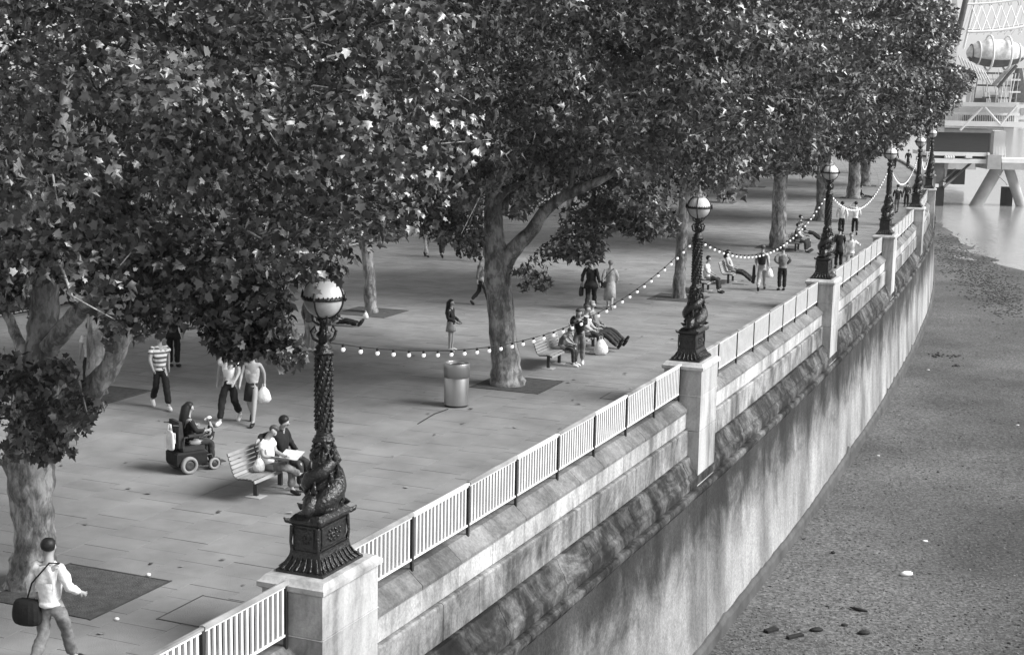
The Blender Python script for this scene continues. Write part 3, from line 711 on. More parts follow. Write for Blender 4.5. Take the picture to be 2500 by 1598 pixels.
    o = bpy.data.objects.new('crown', me); COL.objects.link(o); o.parent = root; o['kind'] = 'stuff'
    # pale bare twigs poking out of the clumps
    tw = MB(); k_ = np.nonzero((x0_ > 0) & (x0_ < 2500) & (y0_ > 0) & (y0_ < 1200))[0]; g.shuffle(k_)
    for i in k_[:130]:
        a = Vector(CC[i]); d_ = Vector(CC[i]-cen).normalized(); e_ = a+d_*float(CR[i])*g.uniform(.8, 1.25)+Vector(g.normal(0, .15, 3)); st_ = a-d_*.9-Vector((0, 0, .35))
        xx, yy, qq = project(np.array([tuple(e_), tuple(st_)]))
        if (yy > np.interp(xx, YB[:, 0], YB[:, 1])-12).any() or (xx > np.interp(yy, XR[:, 0], XR[:, 1])-10).any() or any((inpoly(xx, yy, po) & (e_.y < D)).any() for po, D in HOLES): continue
        tw.tube([st_-loc_v, (a+Vector(g.normal(0, .08, 3)))-loc_v, e_-loc_v], [.022, .014, .005], 5)
    if tw.v: tw.build('twigs', M['limb'], root, kind='stuff')
    return N_
def bark_tube(mb, pts, rad, seg=14):
    """a limb: smooth path through the points with flutes and lumps"""
    pts = [Vector(p) for p in pts]; Q = []; Rr = []
    for i in range(len(pts)-1):
        p0, p1, p2, p3 = pts[max(i-1, 0)], pts[i], pts[i+1], pts[min(i+2, len(pts)-1)]
        for k in range(5):
            t = k/5; Q.append(.5*((2*p1)+(p2-p0)*t+(2*p0-5*p1+4*p2-p3)*t*t+(3*p1-p0-3*p2+p3)*t**3)); Rr.append(rad[i]*(1-t)+rad[i+1]*t)
    Q.append(pts[-1]); Rr.append(rad[-1])
    Rr = [r*(1+.05*math.sin(i*1.9)) for i, r in enumerate(Rr)]
    mb.tube(Q, Rr, seg, wob=.045)
def pit(root, s, n, hs=.92, hn=.92):
    b = MB(); b.sweep(s-hs, s+hs, [(n-hn, -.03), (n-hn, .008), (n+hn, .008), (n+hn, -.03)], .9).build('soil_bed', M['soil'], root, off=root.location)
    e = MB()
    for a in (-1, 1):
        e.sweep(s-hs-.03, s+hs+.03, [(n+a*hn-.015, -.03), (n+a*hn-.015, .014), (n+a*hn+.015, .014), (n+a*hn+.015, -.03)], .9)
        e.sweep(s+a*hs-.015, s+a*hs+.015, [(n-hn, -.03), (n-hn, .013), (n+hn, .013), (n+hn, -.03)], .03)
    e.build('pit_edging', M['dark_steel'], root, off=root.location)

nleaf = 0
GRP = 'plane trees along the promenade'
# --- T1, the big tree at the left edge
B = G(78, 1425); T = thing('plane_tree', B, 'large mottled plane tree at the left edge, trunk in the nearest square pit', 'tree', GRP)
mb = MB(); Y1 = B.y
bark_tube(mb, [B+Vector((0, 0, -.1)), at(80, 1395, Y1), at(86, 1330, Y1), at(78, 1230, Y1), at(72, 1140, Y1), at(76, 1060, Y1), at(90, 960, Y1), at(102, 880, Y1)], [.47, .37, .30, .31, .37, .34, .31, .28])
bark_tube(mb, [at(95, 900, Y1), at(104, 830, Y1+.05), at(108, 760, Y1+.1), at(106, 690, Y1+.1), at(98, 600, Y1+.3), at(110, 480, Y1+.6), at(150, 330, Y1+1), at(170, 150, Y1+1.3)], [.27, .24, .215, .215, .2, .16, .12, .08])
mb.build('trunk', M['bark'], T, off=B)
for pts, rad in [([at(118, 850, Y1-.1), at(160, 800, Y1-.3), at(215, 735, Y1-.7), at(262, 690, Y1-1.1), at(360, 620, Y1-1.6), at(500, 560, Y1-2)], [.15, .14, .125, .11, .08, .04]),
                 ([at(120, 1080, Y1-.1), at(160, 1010, Y1-.3), at(215, 960, Y1-.4), at(265, 900, Y1-.5), at(300, 820, Y1-.6), at(330, 740, Y1-.5), at(360, 640, Y1-.2)], [.26, .22, .185, .15, .13, .10, .06]),
                 ([at(98, 870, Y1+.1), at(62, 860, Y1+.2), at(38, 815, Y1+.4), at(18, 770, Y1+.5), at(-40, 700, Y1+.8)], [.11, .09, .08, .07, .05])]:
    m2 = MB(); bark_tube(m2, pts, rad, 12); m2.build('limb', M['limb'], T, off=B)
pit(T, *sn(G(195, 1440, 0)), .93, .95)
ex = []; gx = random.Random(3)
for k in range(88):
    x, y = gx.uniform(-60, 262), gx.uniform(850, 1150)
    if x > 150 and y > 1120-(x-150)*1.1: continue
    p = at(x, y, gx.uniform(20.3, 21.5)); ex.append((p.x, p.y, p.z, gx.uniform(.14, .34)))
for k in range(46):
    x, y = gx.uniform(480, 765), gx.uniform(740, 898)
    if y > 800+(x-480)*.5+gx.uniform(0, 25): continue
    p = at(x, y, gx.uniform(18.9, 19.7)); ex.append((p.x, p.y, p.z, gx.uniform(.15, .30)))
for x, y, Y, r in [(300, 780, 20.6, .6), (400, 720, 20.4, .7), (480, 700, 20.0, .8), (560, 760, 19.6, .55), (600, 820, 19.4, .45), (660, 830, 19.2, .4), (700, 860, 19.2, .35), (640, 740, 19.3, .6), (540, 680, 19.6, .8), (700, 780, 19.2, .4), (440, 640, 20, .8), (620, 650, 19.2, .8), (700, 640, 18.9, .6), (780, 620, 18.7, .5), (800, 655, 18.6, .28), (720, 720, 19.2, .45), (340, 640, 20.6, .8), (250, 640, 20.8, .8),
                   (200, 850, 21.2, .3), (720, 850, 19.2, .35), (788, 668, 18.6, .16), (812, 676, 18.6, .14), (772, 662, 18.6, .16), (830, 655, 18.6, .16), (742, 875, 19.2, .28), (640, 870, 19.2, .3), (690, 810, 19.2, .4), (600, 860, 19.3, .3), (520, 800, 19.6, .35), (560, 830, 19.5, .35), (735, 790, 19.2, .25), (180, 1080, 20.9, .35), (225, 1000, 21, .3), (240, 950, 21, .25), (120, 1110, 20.9, .3), (30, 870, 20.6, .3), (860, 560, 19, .7), (940, 500, 19.5, .8), (1000, 420, 20, .8), (520, 830, 19.6, .25), (585, 850, 19.5, .3), (40, 700, 21, .5), (30, 600, 20, .9), (160, 600, 20, .9), (-80, 760, 21, .9)]:
    p = at(x, y, Y); ex.append((p.x, p.y, p.z, r))
nleaf += crown(T, (B.x-.2, B.y-.4, 8.6), (6.9, 6.3, 5.0), 1150, 130, .122, 0, M['leaf'], 300, ex, 1)

# --- T2, the middle tree
B = G(1238, 938); T = thing('plane_tree', B, 'tall forked plane tree in the middle of the promenade behind the litter bin', 'tree', GRP)
mb = MB(); Y2 = B.y
bark_tube(mb, [B+Vector((0, 0, -.1)), at(1238, 925, Y2), at(1234, 880, Y2), at(1226, 790, Y2), at(1217, 700, Y2), at(1215, 640, Y2), at(1206, 580, Y2), at(1204, 520, Y2), at(1202, 482, Y2)], [.52, .43, .37, .335, .335, .36, .26, .225, .21])
bark_tube(mb, [at(1203, 495, Y2), at(1206, 450, Y2), at(1212, 380, Y2+.2), at(1205, 250, Y2+.4), at(1215, 80, Y2+.6), at(1210, -120, Y2+.6)], [.20, .15, .14, .12, .1, .06])
mb.build('trunk', M['bark'], T, off=B)
for pts, rad in [([at(1232, 640, Y2-.05), at(1262, 600, Y2-.25), at(1300, 560, Y2-.5), at(1335, 510, Y2-.7), at(1385, 475, Y2-.9), at(1440, 452, Y2-1.1), at(1485, 430, Y2-1.3), at(1560, 380, Y2-1.5)], [.22, .20, .165, .145, .13, .11, .08, .04]),
                 ([at(1378, 478, Y2-.9), at(1396, 450, Y2-1), at(1398, 415, Y2-1), at(1404, 395, Y2-1), at(1420, 330, Y2-1)], [.07, .055, .045, .035, .02]),
                 ([at(1212, 492, Y2-.1), at(1232, 470, Y2-.3), at(1262, 452, Y2-.5), at(1286, 442, Y2-.6), at(1340, 400, Y2-.8)], [.12, .09, .06, .05, .03]),
                 ([at(1196, 470, Y2), at(1150, 400, Y2-.2), at(1080, 320, Y2-.5), at(1000, 200, Y2-1)], [.13, .10, .07, .03]),
                 ([at(1232, 520, Y2+.3), at(1234, 500, Y2+.5), at(1250, 430, Y2+.9), at(1300, 300, Y2+1.5)], [.10, .09, .08, .04])]:
    m2 = MB(); bark_tube(m2, pts, rad, 12); m2.build('limb', M['limb'], T, off=B)
pit(T, *sn(G(1262, 938, 0)), .9, .92)
ex = []
for x, y, Y, r in [(1290, 650, 37.2, .55), (1320, 690, 37.0, .35), (1360, 600, 36.9, .6), (1430, 600, 36.6, .7), (1470, 540, 36.4, .8), (1540, 520, 36.6, .7), (1400, 540, 37, .5), (1260, 650, 37.3, .35), (1285, 700, 37.1, .25), (1020, 520, 37, .8), (1080, 540, 37, .8), (1130, 560, 37.4, .8), (1160, 600, 37.6, .5), (960, 540, 37, .7), (900, 540, 37, .9), (1060, 470, 37, 1), (1560, 560, 36.8, .5), (1600, 540, 36.8, .7), (1100, 460, 36.8, .8), (1330, 700, 37, .22), (1440, 625, 36.7, .35), (1410, 620, 36.7, .4)]:
    p = at(x, y, Y); ex.append((p.x, p.y, p.z, r))
nleaf += crown(T, (B.x+.4, B.y-.3, 8.8), (7.0, 6.3, 5.0), 1080, 170, .15, 1, M['leaf'], 0, ex, 2)

def tree(label, base, lean, tr, cz, rad, nc, perc, size, lod, seed, pt=True, h=5.0, singles=0):
    T = thing('plane_tree', base, label, 'tree', GRP); mb = MB()
    bx, by = base.x, base.y
    bark_tube(mb, [(bx, by, -.1), (bx, by, .15), (bx+lean*.2, by, 1.2), (bx+lean*.6, by, 2.8), (bx+lean, by, h), (bx+lean*1.2, by, h+3), (bx+lean, by, h+5)], [tr*1.5, tr*1.15, tr, tr*.95, tr*.9, tr*.6, tr*.3], 12)
    mb.build('trunk', M['bark'], T, off=base)
    g = random.Random(seed)
    for k in range(4):
        a = k*1.6+g.random(); m2 = MB(); z0 = h-1+k*.5
        bark_tube(m2, [(bx+lean*.9, by, z0), (bx+lean+math.cos(a)*1.2, by+math.sin(a)*1.2, z0+1.1), (bx+lean+math.cos(a)*3, by+math.sin(a)*3, z0+2.2), (bx+lean+math.cos(a)*4.5, by+math.sin(a)*4.5, z0+3.5)], [tr*.5, tr*.4, tr*.25, tr*.1], 8)
        m2.build('limb', M['bark'], T, off=base)
    if pt: pit(T, *sn(base))
    return crown(T, (bx+lean*.6, by-.2, cz), rad, nc, perc, size, lod, M['leaf_far'], singles, (), seed)
s3, n3 = sn(G(905, 767))
nleaf += tree('slim plane tree standing left of the middle tree beyond the nearest lamp globe', G(906, 762), -.35, .19, 8.6, (6.0, 5.6, 4.8), 660, 100, .19, 1, 3)
nleaf += tree('plane tree with a thin dark trunk just left of the second nearest lamp', G(1657, 727), .1, .21, 8.8, (6.6, 6.2, 4.9), 820, 130, .19, 1, 4)
nleaf += tree('plane tree with grey trunk behind the group on the far bench', G(1898, 604), 0, .36, 9.2, (6.9, 6.8, 5.6), 820, 130, .25, 2, 5)
nleaf += tree('plane tree whose dark trunk base shows just left of the third nearest lamp', G(2008, 538), -.1, .42, 9.4, (7.4, 7.0, 6.0), 820, 130, .27, 2, 6)
nleaf += tree('far plane tree with pale tapering trunk beyond the white shirted pair', G(2083, 484), 0, .44, 9.8, (8.2, 7.5, 6.6), 820, 130, .30, 2, 7)
B8 = W(107.5, -5.0); nleaf += tree('distant plane tree near the end of the row by the fifth nearest lamp', B8, 0, .4, 10, (8.6, 8, 7), 420, 80, .42, 2, 8)
B9 = W(126, -5.4); nleaf += tree('most distant plane tree, only its crown showing above the last lamps', B9, 0, .4, 10.5, (9.0, 8, 7.5), 380, 70, .46, 2, 9)
for k, (s_, lab) in enumerate([(12, 'back row plane tree filling the foliage at the upper left'), (47, 'back row plane tree behind the crown of the middle tree'), (65, 'back row plane tree behind the second nearest lamp'), (83, 'back row plane tree in the upper middle distance'), (101, 'back row plane tree at the far end of the lawn kerb')]):
    p = W(s_, -13.2); nleaf += tree(lab, p, .1, .22, 9.0, (6.6, 6.4, 5.4), 330, 34, .34, 2, 20+k)
print('leaves', nleaf)
fl = MB()
for k in range(170):
    s_ = random.uniform(-5, 60); n_ = -.5-abs(random.gauss(4.5, 4)); c = W(s_, n_, .012); a = random.random()*6.28; q = random.uniform(.03, .075)
    fl.add([c+Vector((math.cos(a+t)*q*k_, math.sin(a+t)*q*k_, random.uniform(0, .02))) for t, k_ in ((0, 1.2), (1.3, .6), (2.5, 1), (3.9, .9), (5.1, .6))], [(0, 1, 2), (0, 2, 3), (0, 3, 4)])
tag(fl.build('fallen_leaves', M['fallen']), kind='stuff')

# ================================================================ benches and bin
def make_bench(label, loc, rz):
    r = thing('park_bench', loc, label, 'bench', 'slatted benches facing the river', rz)
    pr = [(.27, .405, 70), (.20, .445, 8), (.125, .45, 0), (.05, .445, -4), (-.025, .437, -6), (-.095, .437, 12), (-.155, .475, 50), (-.19, .545, 68), (-.215, .62, 72), (-.24, .695, 72), (-.265, .77, 72), (-.29, .845, 72)]
    sl = MB().box((0, 0, 0), (1.8, .058, .024)).mesh('slat', M['wood'])
    for y, z, a in pr: inst('slat', sl, r, (0, y, z), rot=(-R(a) if y < -.03 else -R(a), 0, 0))
    for x in (-.84, 0, .84):
        MB().tube([(x, .26, .385), (x, .16, .425), (x, 0, .418), (x, -.10, .41), (x, -.175, .47), (x, -.215, .55), (x, -.31, .86)], .016, 6).build('side_iron', M['dark_steel'], r)
    for x in (-.42, .42):
        MB().box((x, 0, .21), (.06, .08, .42)).box((x, 0, .40), (.05, .36, .03)).build('leg', M['dark_steel'], r)
        MB().frusta([(.14, .16, .0), (.14, .16, .012), (.05, .05, .02)], c=(x, 0, 0)).build('foot_plate', M['grey_steel'], r)
    return r
def face(s, deg=90): return -(head(s)+R(deg))     # rotation that turns local +Y to 'deg' clockwise from the wall direction
BENCH = [('slatted wooden bench with a couple on it, left of the nearest lamp', G(655, 1198), 0), ('slatted bench behind the middle tree, with empty near end', G(1352, 893), 0), ('slatted bench right behind the middle bench, with reclining sitters', G(1436, 852), 0),
         ('low bench beside the second nearest lamp, with one man in white', G(1722, 712), 0), ('bench beyond the man in white, with a sitter crossing legs', G(1783, 690), 0), ('dark bench under the grey trunk, crowded with sitters', G(1945, 612), 0)]
benches = []
for lab, p, _ in BENCH:
    s, n = sn(p); benches.append(make_bench(lab, p, face(s)))
p = G(1114, 990); b = thing('litter_bin', p, 'round brushed steel litter bin standing open in front of the middle tree', 'bin')
MB().lathe([(.275, .0), (.275, .04), (.295, .05)], 32).build('foot_ring', M['dark_steel'], b)
MB().lathe([(.295, .05), (.295, .68), (.29, .69), (.29, .70)], 40).build('body', M['steel'], b)
MB().lathe([(.285, .70), (.312, .705), (.312, 1.03), (.305, 1.045), (.285, 1.045), (.28, 1.02), (.27, .75), (0, .72)], 40).build('hood', M['steel'], b)
MB().lathe([(.268, .76), (.25, .98), (.0, .985)], 24).build('liner', M['dark_steel'], b)
g_ = MB().tube([G(1094, 998, .006), G(1060, 1010, .006), G(1040, 1022, .006), G(1020, 1034, .006)], .012, 5)
tag(g_.build('cable', M['cable']), 'thin dark cable lying on the paving by the foot of the steel bin', 'cable')
def cover(name, c, ws, wn, lab):
    s, n = sn(c); r = thing(name, c, lab, 'access cover')
    MB().sweep(s-ws, s+ws, [(n-wn, -.02), (n-wn, .006), (n+wn, .006), (n+wn, -.02)], 1).build('cover_plate', M['slab'], r, off=c)
    f = MB()
    for a in (-1, 1):
        f.sweep(s-ws-.02, s+ws+.02, [(n+a*wn-.012, -.02), (n+a*wn-.012, .009), (n+a*wn+.012, .009), (n+a*wn+.012, -.02)], 1)
        f.sweep(s+a*ws-.012, s+a*ws+.012, [(n-wn, -.02), (n-wn, .008), (n+wn, .008), (n+wn, -.02)], .03)
    f.build('cover_frame', M['dark_steel'], r, off=c)
cover('access_cover', G(1515, 968), .42, .38, 'square access cover set in the paving near the second lamp pedestal')
cover('access_cover', G(500, 1492), .55, .42, 'rectangular access cover in the paving by the nearest railing')

# ================================================================ people
def skin(name, verts, edges, root, parent, mt, sub=1):
    keys = list(verts); ix = {k: i for i, k in enumerate(keys)}
    me = bpy.data.meshes.new(name); me.from_pydata([verts[k][0] for k in keys], [(ix[a], ix[b]) for a, b in edges], [])
    me.materials.append(mt)
    o = bpy.data.objects.new(name, me); COL.objects.link(o); o.parent = parent
    sk = o.modifiers.new('skin', 'SKIN'); sk.use_smooth_shade = True; sk.branch_smoothing = .6
    for k in keys:
        v = me.skin_vertices[0].data[ix[k]]; r = verts[k][1]*1.12; v.radius = (r, r); v.use_root = (k == root)
    if name not in ('body', 'shoe'): sub = 2
    o.modifiers.new('subdivision', 'SUBSURF').levels = sub; o.modifiers['subdivision'].render_levels = sub
    if name not in ('body', 'shoe'):
        global FOLD
        if 'FOLD' not in globals(): FOLD = bpy.data.textures.new('cloth_folds', 'CLOUDS'); FOLD.noise_scale = .09; FOLD.noise_depth = 1
        d = o.modifiers.new('folds', 'DISPLACE'); d.texture = FOLD; d.strength = .045; d.mid_level = .5; d.texture_coords = 'GLOBAL'
    return o
def joints(pose, ph=1):
    J = dict(pel=(0, 0, .95), spi=(0, 0, 1.12), che=(0, .0, 1.30), nb=(0, -.01, 1.45), nk=(0, 0, 1.51), hd=(0, .015, 1.62),
             shR=(.17, -.01, 1.40), elR=(.23, -.03, 1.13), wrR=(.24, .04, .90), shL=(-.17, -.01, 1.40), elL=(-.23, -.03, 1.13), wrL=(-.24, .04, .90),
             hiR=(.09, 0, .90), knR=(.10, .02, .50), anR=(.10, 0, .09), toR=(.11, .15, .035), hiL=(-.09, 0, .90), knL=(-.10, .02, .50), anL=(-.10, 0, .09), toL=(-.11, .15, .035))
    if pose == 'walk':
        f, b = ('R', 'L') if ph > 0 else ('L', 'R'); sf = 1 if f == 'R' else -1
        J['hi'+f] = (sf*.09, .03, .90); J['kn'+f] = (sf*.09, .19, .52); J['an'+f] = (sf*.09, .32, .10); J['to'+f] = (sf*.09, .47, .055)
        J['hi'+b] = (-sf*.09, -.02, .90); J['kn'+b] = (-sf*.09, -.02, .50); J['an'+b] = (-sf*.09, -.31, .17); J['to'+b] = (-sf*.09, -.22, .04)
        J['el'+f] = (sf*.24, -.13, 1.16); J['wr'+f] = (sf*.25, -.14, .93); J['el'+b] = (-sf*.24, .04, 1.14); J['wr'+b] = (-sf*.23, .22, .98)
    if pose.startswith('sit'):
        d = .0
        J.update(pel=(0, -.02, .55), spi=(0, -.06, .74), che=(0, -.05, .93), nb=(0, -.02, 1.08), nk=(0, 0, 1.14), hd=(0, .03, 1.25),
                 shR=(.17, -.04, 1.03), elR=(.23, .02, .78), wrR=(.12, .24, .66), shL=(-.17, -.04, 1.03), elL=(-.23, .02, .78), wrL=(-.12, .24, .66),
                 hiR=(.09, .0, .54), knR=(.12, .43, .52), anR=(.12, .45, .10), toR=(.12, .61, .04), hiL=(-.09, .0, .54), knL=(-.12, .43, .52), anL=(-.12, .45, .10), toL=(-.12, .61, .04))
    if pose == 'sit_out':
        J.update(spi=(0, -.10, .73), che=(0, -.17, .91), nb=(0, -.19, 1.06), nk=(0, -.18, 1.12), hd=(0, -.16, 1.23), shR=(.17, -.2, 1.01), shL=(-.17, -.2, 1.01),
                 elR=(.24, -.1, .76), elL=(-.24, -.1, .76), wrR=(.1, .12, .66), wrL=(-.1, .12, .66),
                 knR=(.10, .45, .47), anR=(.12, .85, .16), toR=(.14, .95, .27), knL=(-.08, .45, .50), anL=(.02, .86, .24), toL=(.0, .95, .36))
    if pose == 'sit_cross':
        J.update(knR=(.06, .42, .58), anR=(-.16, .62, .40), toR=(-.2, .76, .44))
    if pose == 'sit_ground':
        J.update({k: (v[0], v[1], v[2]-.42) for k, v in J.items() if k[:2] in ('pe', 'sp', 'ch', 'nb', 'nk', 'hd', 'sh', 'el', 'wr', 'hi')})
        J.update(knR=(.10, .45, .16), anR=(.12, .86, .08), toR=(.14, .95, .20), knL=(-.10, .45, .16), anL=(-.1, .86, .08), toL=(-.12, .95, .20))
    return {k: Vector(v) for k, v in J.items()}
def person(loc, rz, label, pose='stand', ph=1, h=1.75, top='light_cloth', legs='dark_cloth', shoe='dark_shoe', hair='hair_dark', sleeve='long', low='trousers',
           hairlen=0, group=None, over=None, fat=1.0, cap=None, hem=.5):
    r = thing('person', loc, label, 'person', group, rz); r.scale = (h/1.75,)*3
    J = joints(pose, ph)
    for k, v in (over or {}).items(): J[k] = Vector(v)
    hd = J['hd']; up = (hd-J['nk']).normalized(); fw = Vector((0, 1, 0)); fw = (fw-up*fw.dot(up)).normalized(); sd = fw.cross(up)
    V = {'pel': (J['pel'], .115), 'spi': (J['spi'], .10), 'che': (J['che'], .12), 'nb': (J['nb'], .06), 'nk': (J['nk'], .048), 'jaw': (hd-up*.045+fw*.012, .062), 'hd': (hd+up*.01, .088), 'top': (hd+up*.075-fw*.01, .062),
         'nose': (hd+fw*.105-up*.015, .012), 'earR': (hd+sd*.088, .014), 'earL': (hd-sd*.088, .014)}
    E_ = [('pel', 'spi'), ('spi', 'che'), ('che', 'nb'), ('nb', 'nk'), ('nk', 'jaw'), ('jaw', 'hd'), ('hd', 'top'), ('hd', 'nose'), ('hd', 'earR'), ('hd', 'earL')]
    for q in 'RL':
        sx = 1 if q == 'R' else -1
        sh, el, wr = J['sh'+q], J['el'+q], J['wr'+q]; d = (wr-el).normalized(); pal = wr+d*.085
        V.update({'sh'+q: (sh, .052), 'el'+q: (el, .040), 'wr'+q: (wr, .027), 'pal'+q: (pal, .030)})
        E_ += [('che', 'sh'+q), ('sh'+q, 'el'+q), ('el'+q, 'wr'+q), ('wr'+q, 'pal'+q)]
        side = d.cross(Vector((sx, 0, 0))); side = side.normalized() if side.length > .1 else Vector((0, 1, 0)); inn = Vector((-sx, 0, 0))
        for i, (o_, ln) in enumerate(((-.030, .065), (-.010, .080), (.011, .074), (.030, .058))):
            a = pal+side*o_+d*(ln*.55)+inn*.004; b = pal+side*o_*1.05+d*ln+inn*.022
            V[f'f{i}{q}'] = (a, .0095); V[f'g{i}{q}'] = (b, .008); E_ += [('pal'+q, f'f{i}{q}'), (f'f{i}{q}', f'g{i}{q}')]
        V['th'+q] = (wr+d*.07+side*.05+inn*.015, .010); E_ += [('wr'+q, 'th'+q)]
        V.update({'hi'+q: (J['hi'+q], .078), 'kn'+q: (J['kn'+q], .056), 'cf'+q: (J['kn'+q].lerp(J['an'+q], .3), .055), 'an'+q: (J['an'+q], .036), 'to'+q: (J['to'+q], .032)})
        E_ += [('pel', 'hi'+q), ('hi'+q, 'kn'+q), ('kn'+q, 'cf'+q), ('cf'+q, 'an'+q), ('an'+q, 'to'+q)]
    skin('body', V, E_, 'pel', r, M['skin'])
    # upper garment
    sit_ = pose.startswith('sit')
    w = J['pel']+(J['pel']-J['spi'])*(.1 if sit_ else .62)
    V = {'w': (w, (.142 if sit_ else .172)*fat), 'pel': (J['pel']*.5+J['spi']*.5, .135*fat), 'che': (J['che'], .148*fat), 'nb': (J['nb']-up*.01, .078)}; E_ = [('w', 'pel'), ('pel', 'che'), ('che', 'nb')]
    for q in 'RL':
        V['sh'+q] = (J['sh'+q], .070); E_.append(('che', 'sh'+q))
        if sleeve == 'short': V['el'+q] = (J['sh'+q].lerp(J['el'+q], .62), .062)
        elif sleeve != 'none': V['el'+q] = (J['el'+q], .056)
        if sleeve != 'none': E_.append(('sh'+q, 'el'+q))
        if sleeve == 'long': V['wr'+q] = (J['el'+q].lerp(J['wr'+q], .95), .042); E_.append(('el'+q, 'wr'+q))
    skin('shirt' if low != 'coat' else 'coat', V, E_, 'pel', r, M[top])
    # lower garment
    if low in ('trousers', 'shorts', 'coat'):
        V = {'w': (J['pel']+Vector((0, 0, .05)), .122*fat), 'cr': (J['pel']+Vector((0, 0, -.03)), .128*fat)}; E_ = [('w', 'cr')]
        for q in 'RL':
            V['hi'+q] = (J['hi'+q].lerp(J['kn'+q], .24), .088*fat); V['kn'+q] = (J['kn'+q], .074); E_ += [('cr', 'hi'+q), ('hi'+q, 'kn'+q)]
            if low != 'shorts': V['an'+q] = (J['an'+q]+(J['kn'+q]-J['an'+q])*.06, .064); E_.append(('kn'+q, 'an'+q))
        skin('trousers' if low != 'shorts' else 'shorts', V, E_, 'w', r, M[legs])
    if low in ('skirt', 'coat', 'dress'):
        mt = M[top] if low in ('coat', 'dress') else M[legs]; z1 = J['pel'].z+.06; b = MB()
        prof = [(.13*fat, z1), (.165*fat, z1-.12), (.18*fat, (z1+hem)/2), (.20*fat, hem), (.19*fat, hem+.005), (.10, hem+.1)]
        for i, (rr, z) in enumerate(prof): pass
        b.lathe(prof, 20, (J['pel'].x, J['pel'].y, 0), sy=.82)
        b.v = [(v[0]*(1+.05*math.sin(9*math.atan2(v[1], v[0]))*(v[2] < z1-.2)), v[1]*(1+.05*math.sin(9*math.atan2(v[1], v[0]))*(v[2] < z1-.2)), v[2]) for v in b.v]
        b.build('skirt' if low != 'coat' else 'coat_tail', mt, r)
    for q in 'RL':
        a, t = J['an'+q], J['to'+q]; d = (t-a).normalized()
        skin('shoe', {'a': (a-d*.035-Vector((0, 0, .03)), .045), 'b': (a.lerp(t, .5)-Vector((0, 0, .012)), .048), 'c': (t+d*.05, .036)}, [('a', 'b'), ('b', 'c')], 'b', r, M[shoe])
    # hair
    hb = MB(); c = hd+up*.028-fw*.020
    rot = Matrix((sd, fw, up)).transposed(); o0 = len(hb.v)
    hb.lathe([(.001, .092), (.05, .083), (.083, .055), (.098, .015), (.096, -.02), (.082, -.055), (.05, -.075), (.001, -.08)], 14, (0, 0, 0), sy=1.05)
    hb.v = [tuple(rot @ Vector((v[0], v[1]*(1 if v[1] < 0 else (.86 if v[2] > .03 else .35)), v[2]))+c) for v in hb.v]
    if hairlen:
        bk = J['nb']-fw*.07
        hb.tube([c-fw*.02, c-fw*.06-up*.05, bk-up*.02, bk-fw*.04-Vector((0, 0, hairlen*.5)), bk-fw*.03-Vector((0, 0, hairlen))], [.085, .098, .10, .09, .035], 10)
    hb.build('hair', M[hair], r)
    for s_ in (-1, 1):
        MB().lathe([(.001, .008), (.009, .003), (.009, -.003), (.001, -.008)], 6, hd+sd*(s_*.034)+fw*.084+up*.012).build('eye', M['hair_dark'], r)
    MB().box(hd+fw*.086-up*.052, (.04, .012, .010)).build('mouth', M['hair_mid'], r)
    if cap:
        cb = MB(); cb.lathe([(.001, .105), (.06, .098), (.10, .06), (.108, .02), (.10, .018)], 14); cb.v = [tuple(rot @ Vector(v)+c) for v in cb.v]
        cb.tube([c+fw*.08+up*.025, c+fw*.17+up*.015], [.06, .035], 8); cb.build('cap', M[cap], r)
    return r
def up_bag(name, loc, dims, mt, label, cat, strap=None, rz=0, handle=False):
    """a bag: swelling body, flap and strap or handles"""
    r = thing(name, loc, label, cat, None, rz); x, y, z = dims
    b = MB().frusta([(x*.38, y*.36, -z*.5), (x*.5, y*.5, -z*.36), (x*.52, y*.52, -z*.05), (x*.46, y*.42, z*.3), (x*.36, y*.22, z*.5)])
    o = b.build('bag_body', mt, r); m = o.modifiers.new('subdivision', 'SUBSURF'); m.levels = 2; m.render_levels = 2
    MB().box((0, y*.44, z*.12), (x*.7, .012, z*.5)).build('flap', mt, r)
    if strap: MB().tube(strap, .012, 5).build('strap', mt, r)
    if handle:
        for s_ in (-1, 1): MB().tube([(-x*.2, s_*y*.1, z*.42), (-x*.12, s_*y*.05, z*.8), (x*.12, s_*y*.05, z*.8), (x*.2, s_*y*.1, z*.42)], .006, 5).build('handle', mt, r)
    return r
def plastic_bag(loc, h, label, mt='plastic'):
    r = thing('carrier_bag', loc, label, 'plastic bag'); b = MB(); g = random.Random(label)
    prof = [(.001, 0), (.11, .01), (.145, .08), (.14, .17), (.10, .26), (.05, .32), (.03, .34)]
    b.lathe([(a*h/.34, z*h/.34) for a, z in prof], 14, sy=.6); b.v = [(v[0]*g.uniform(.86, 1.14), v[1]*g.uniform(.8, 1.2), v[2]*g.uniform(.96, 1.03)) for v in b.v]
    b.build('bag_body', M[mt], r); k = h/.34
    MB().tube([(-.03*k, 0, .31*k), (-.02*k, 0, .40*k), (.02*k, 0, .40*k), (.03*k, 0, .31*k)], .006, 5).build('handle', M[mt], r)
    return r
def wdir(deg): return -R(deg)       # facing: degrees clockwise from +Y (away from the camera)
def loc_on(p, rz, v, h=1.75): return p+Matrix.Rotation(rz, 3, 'Z') @ (Vector(v)*(h/1.75))

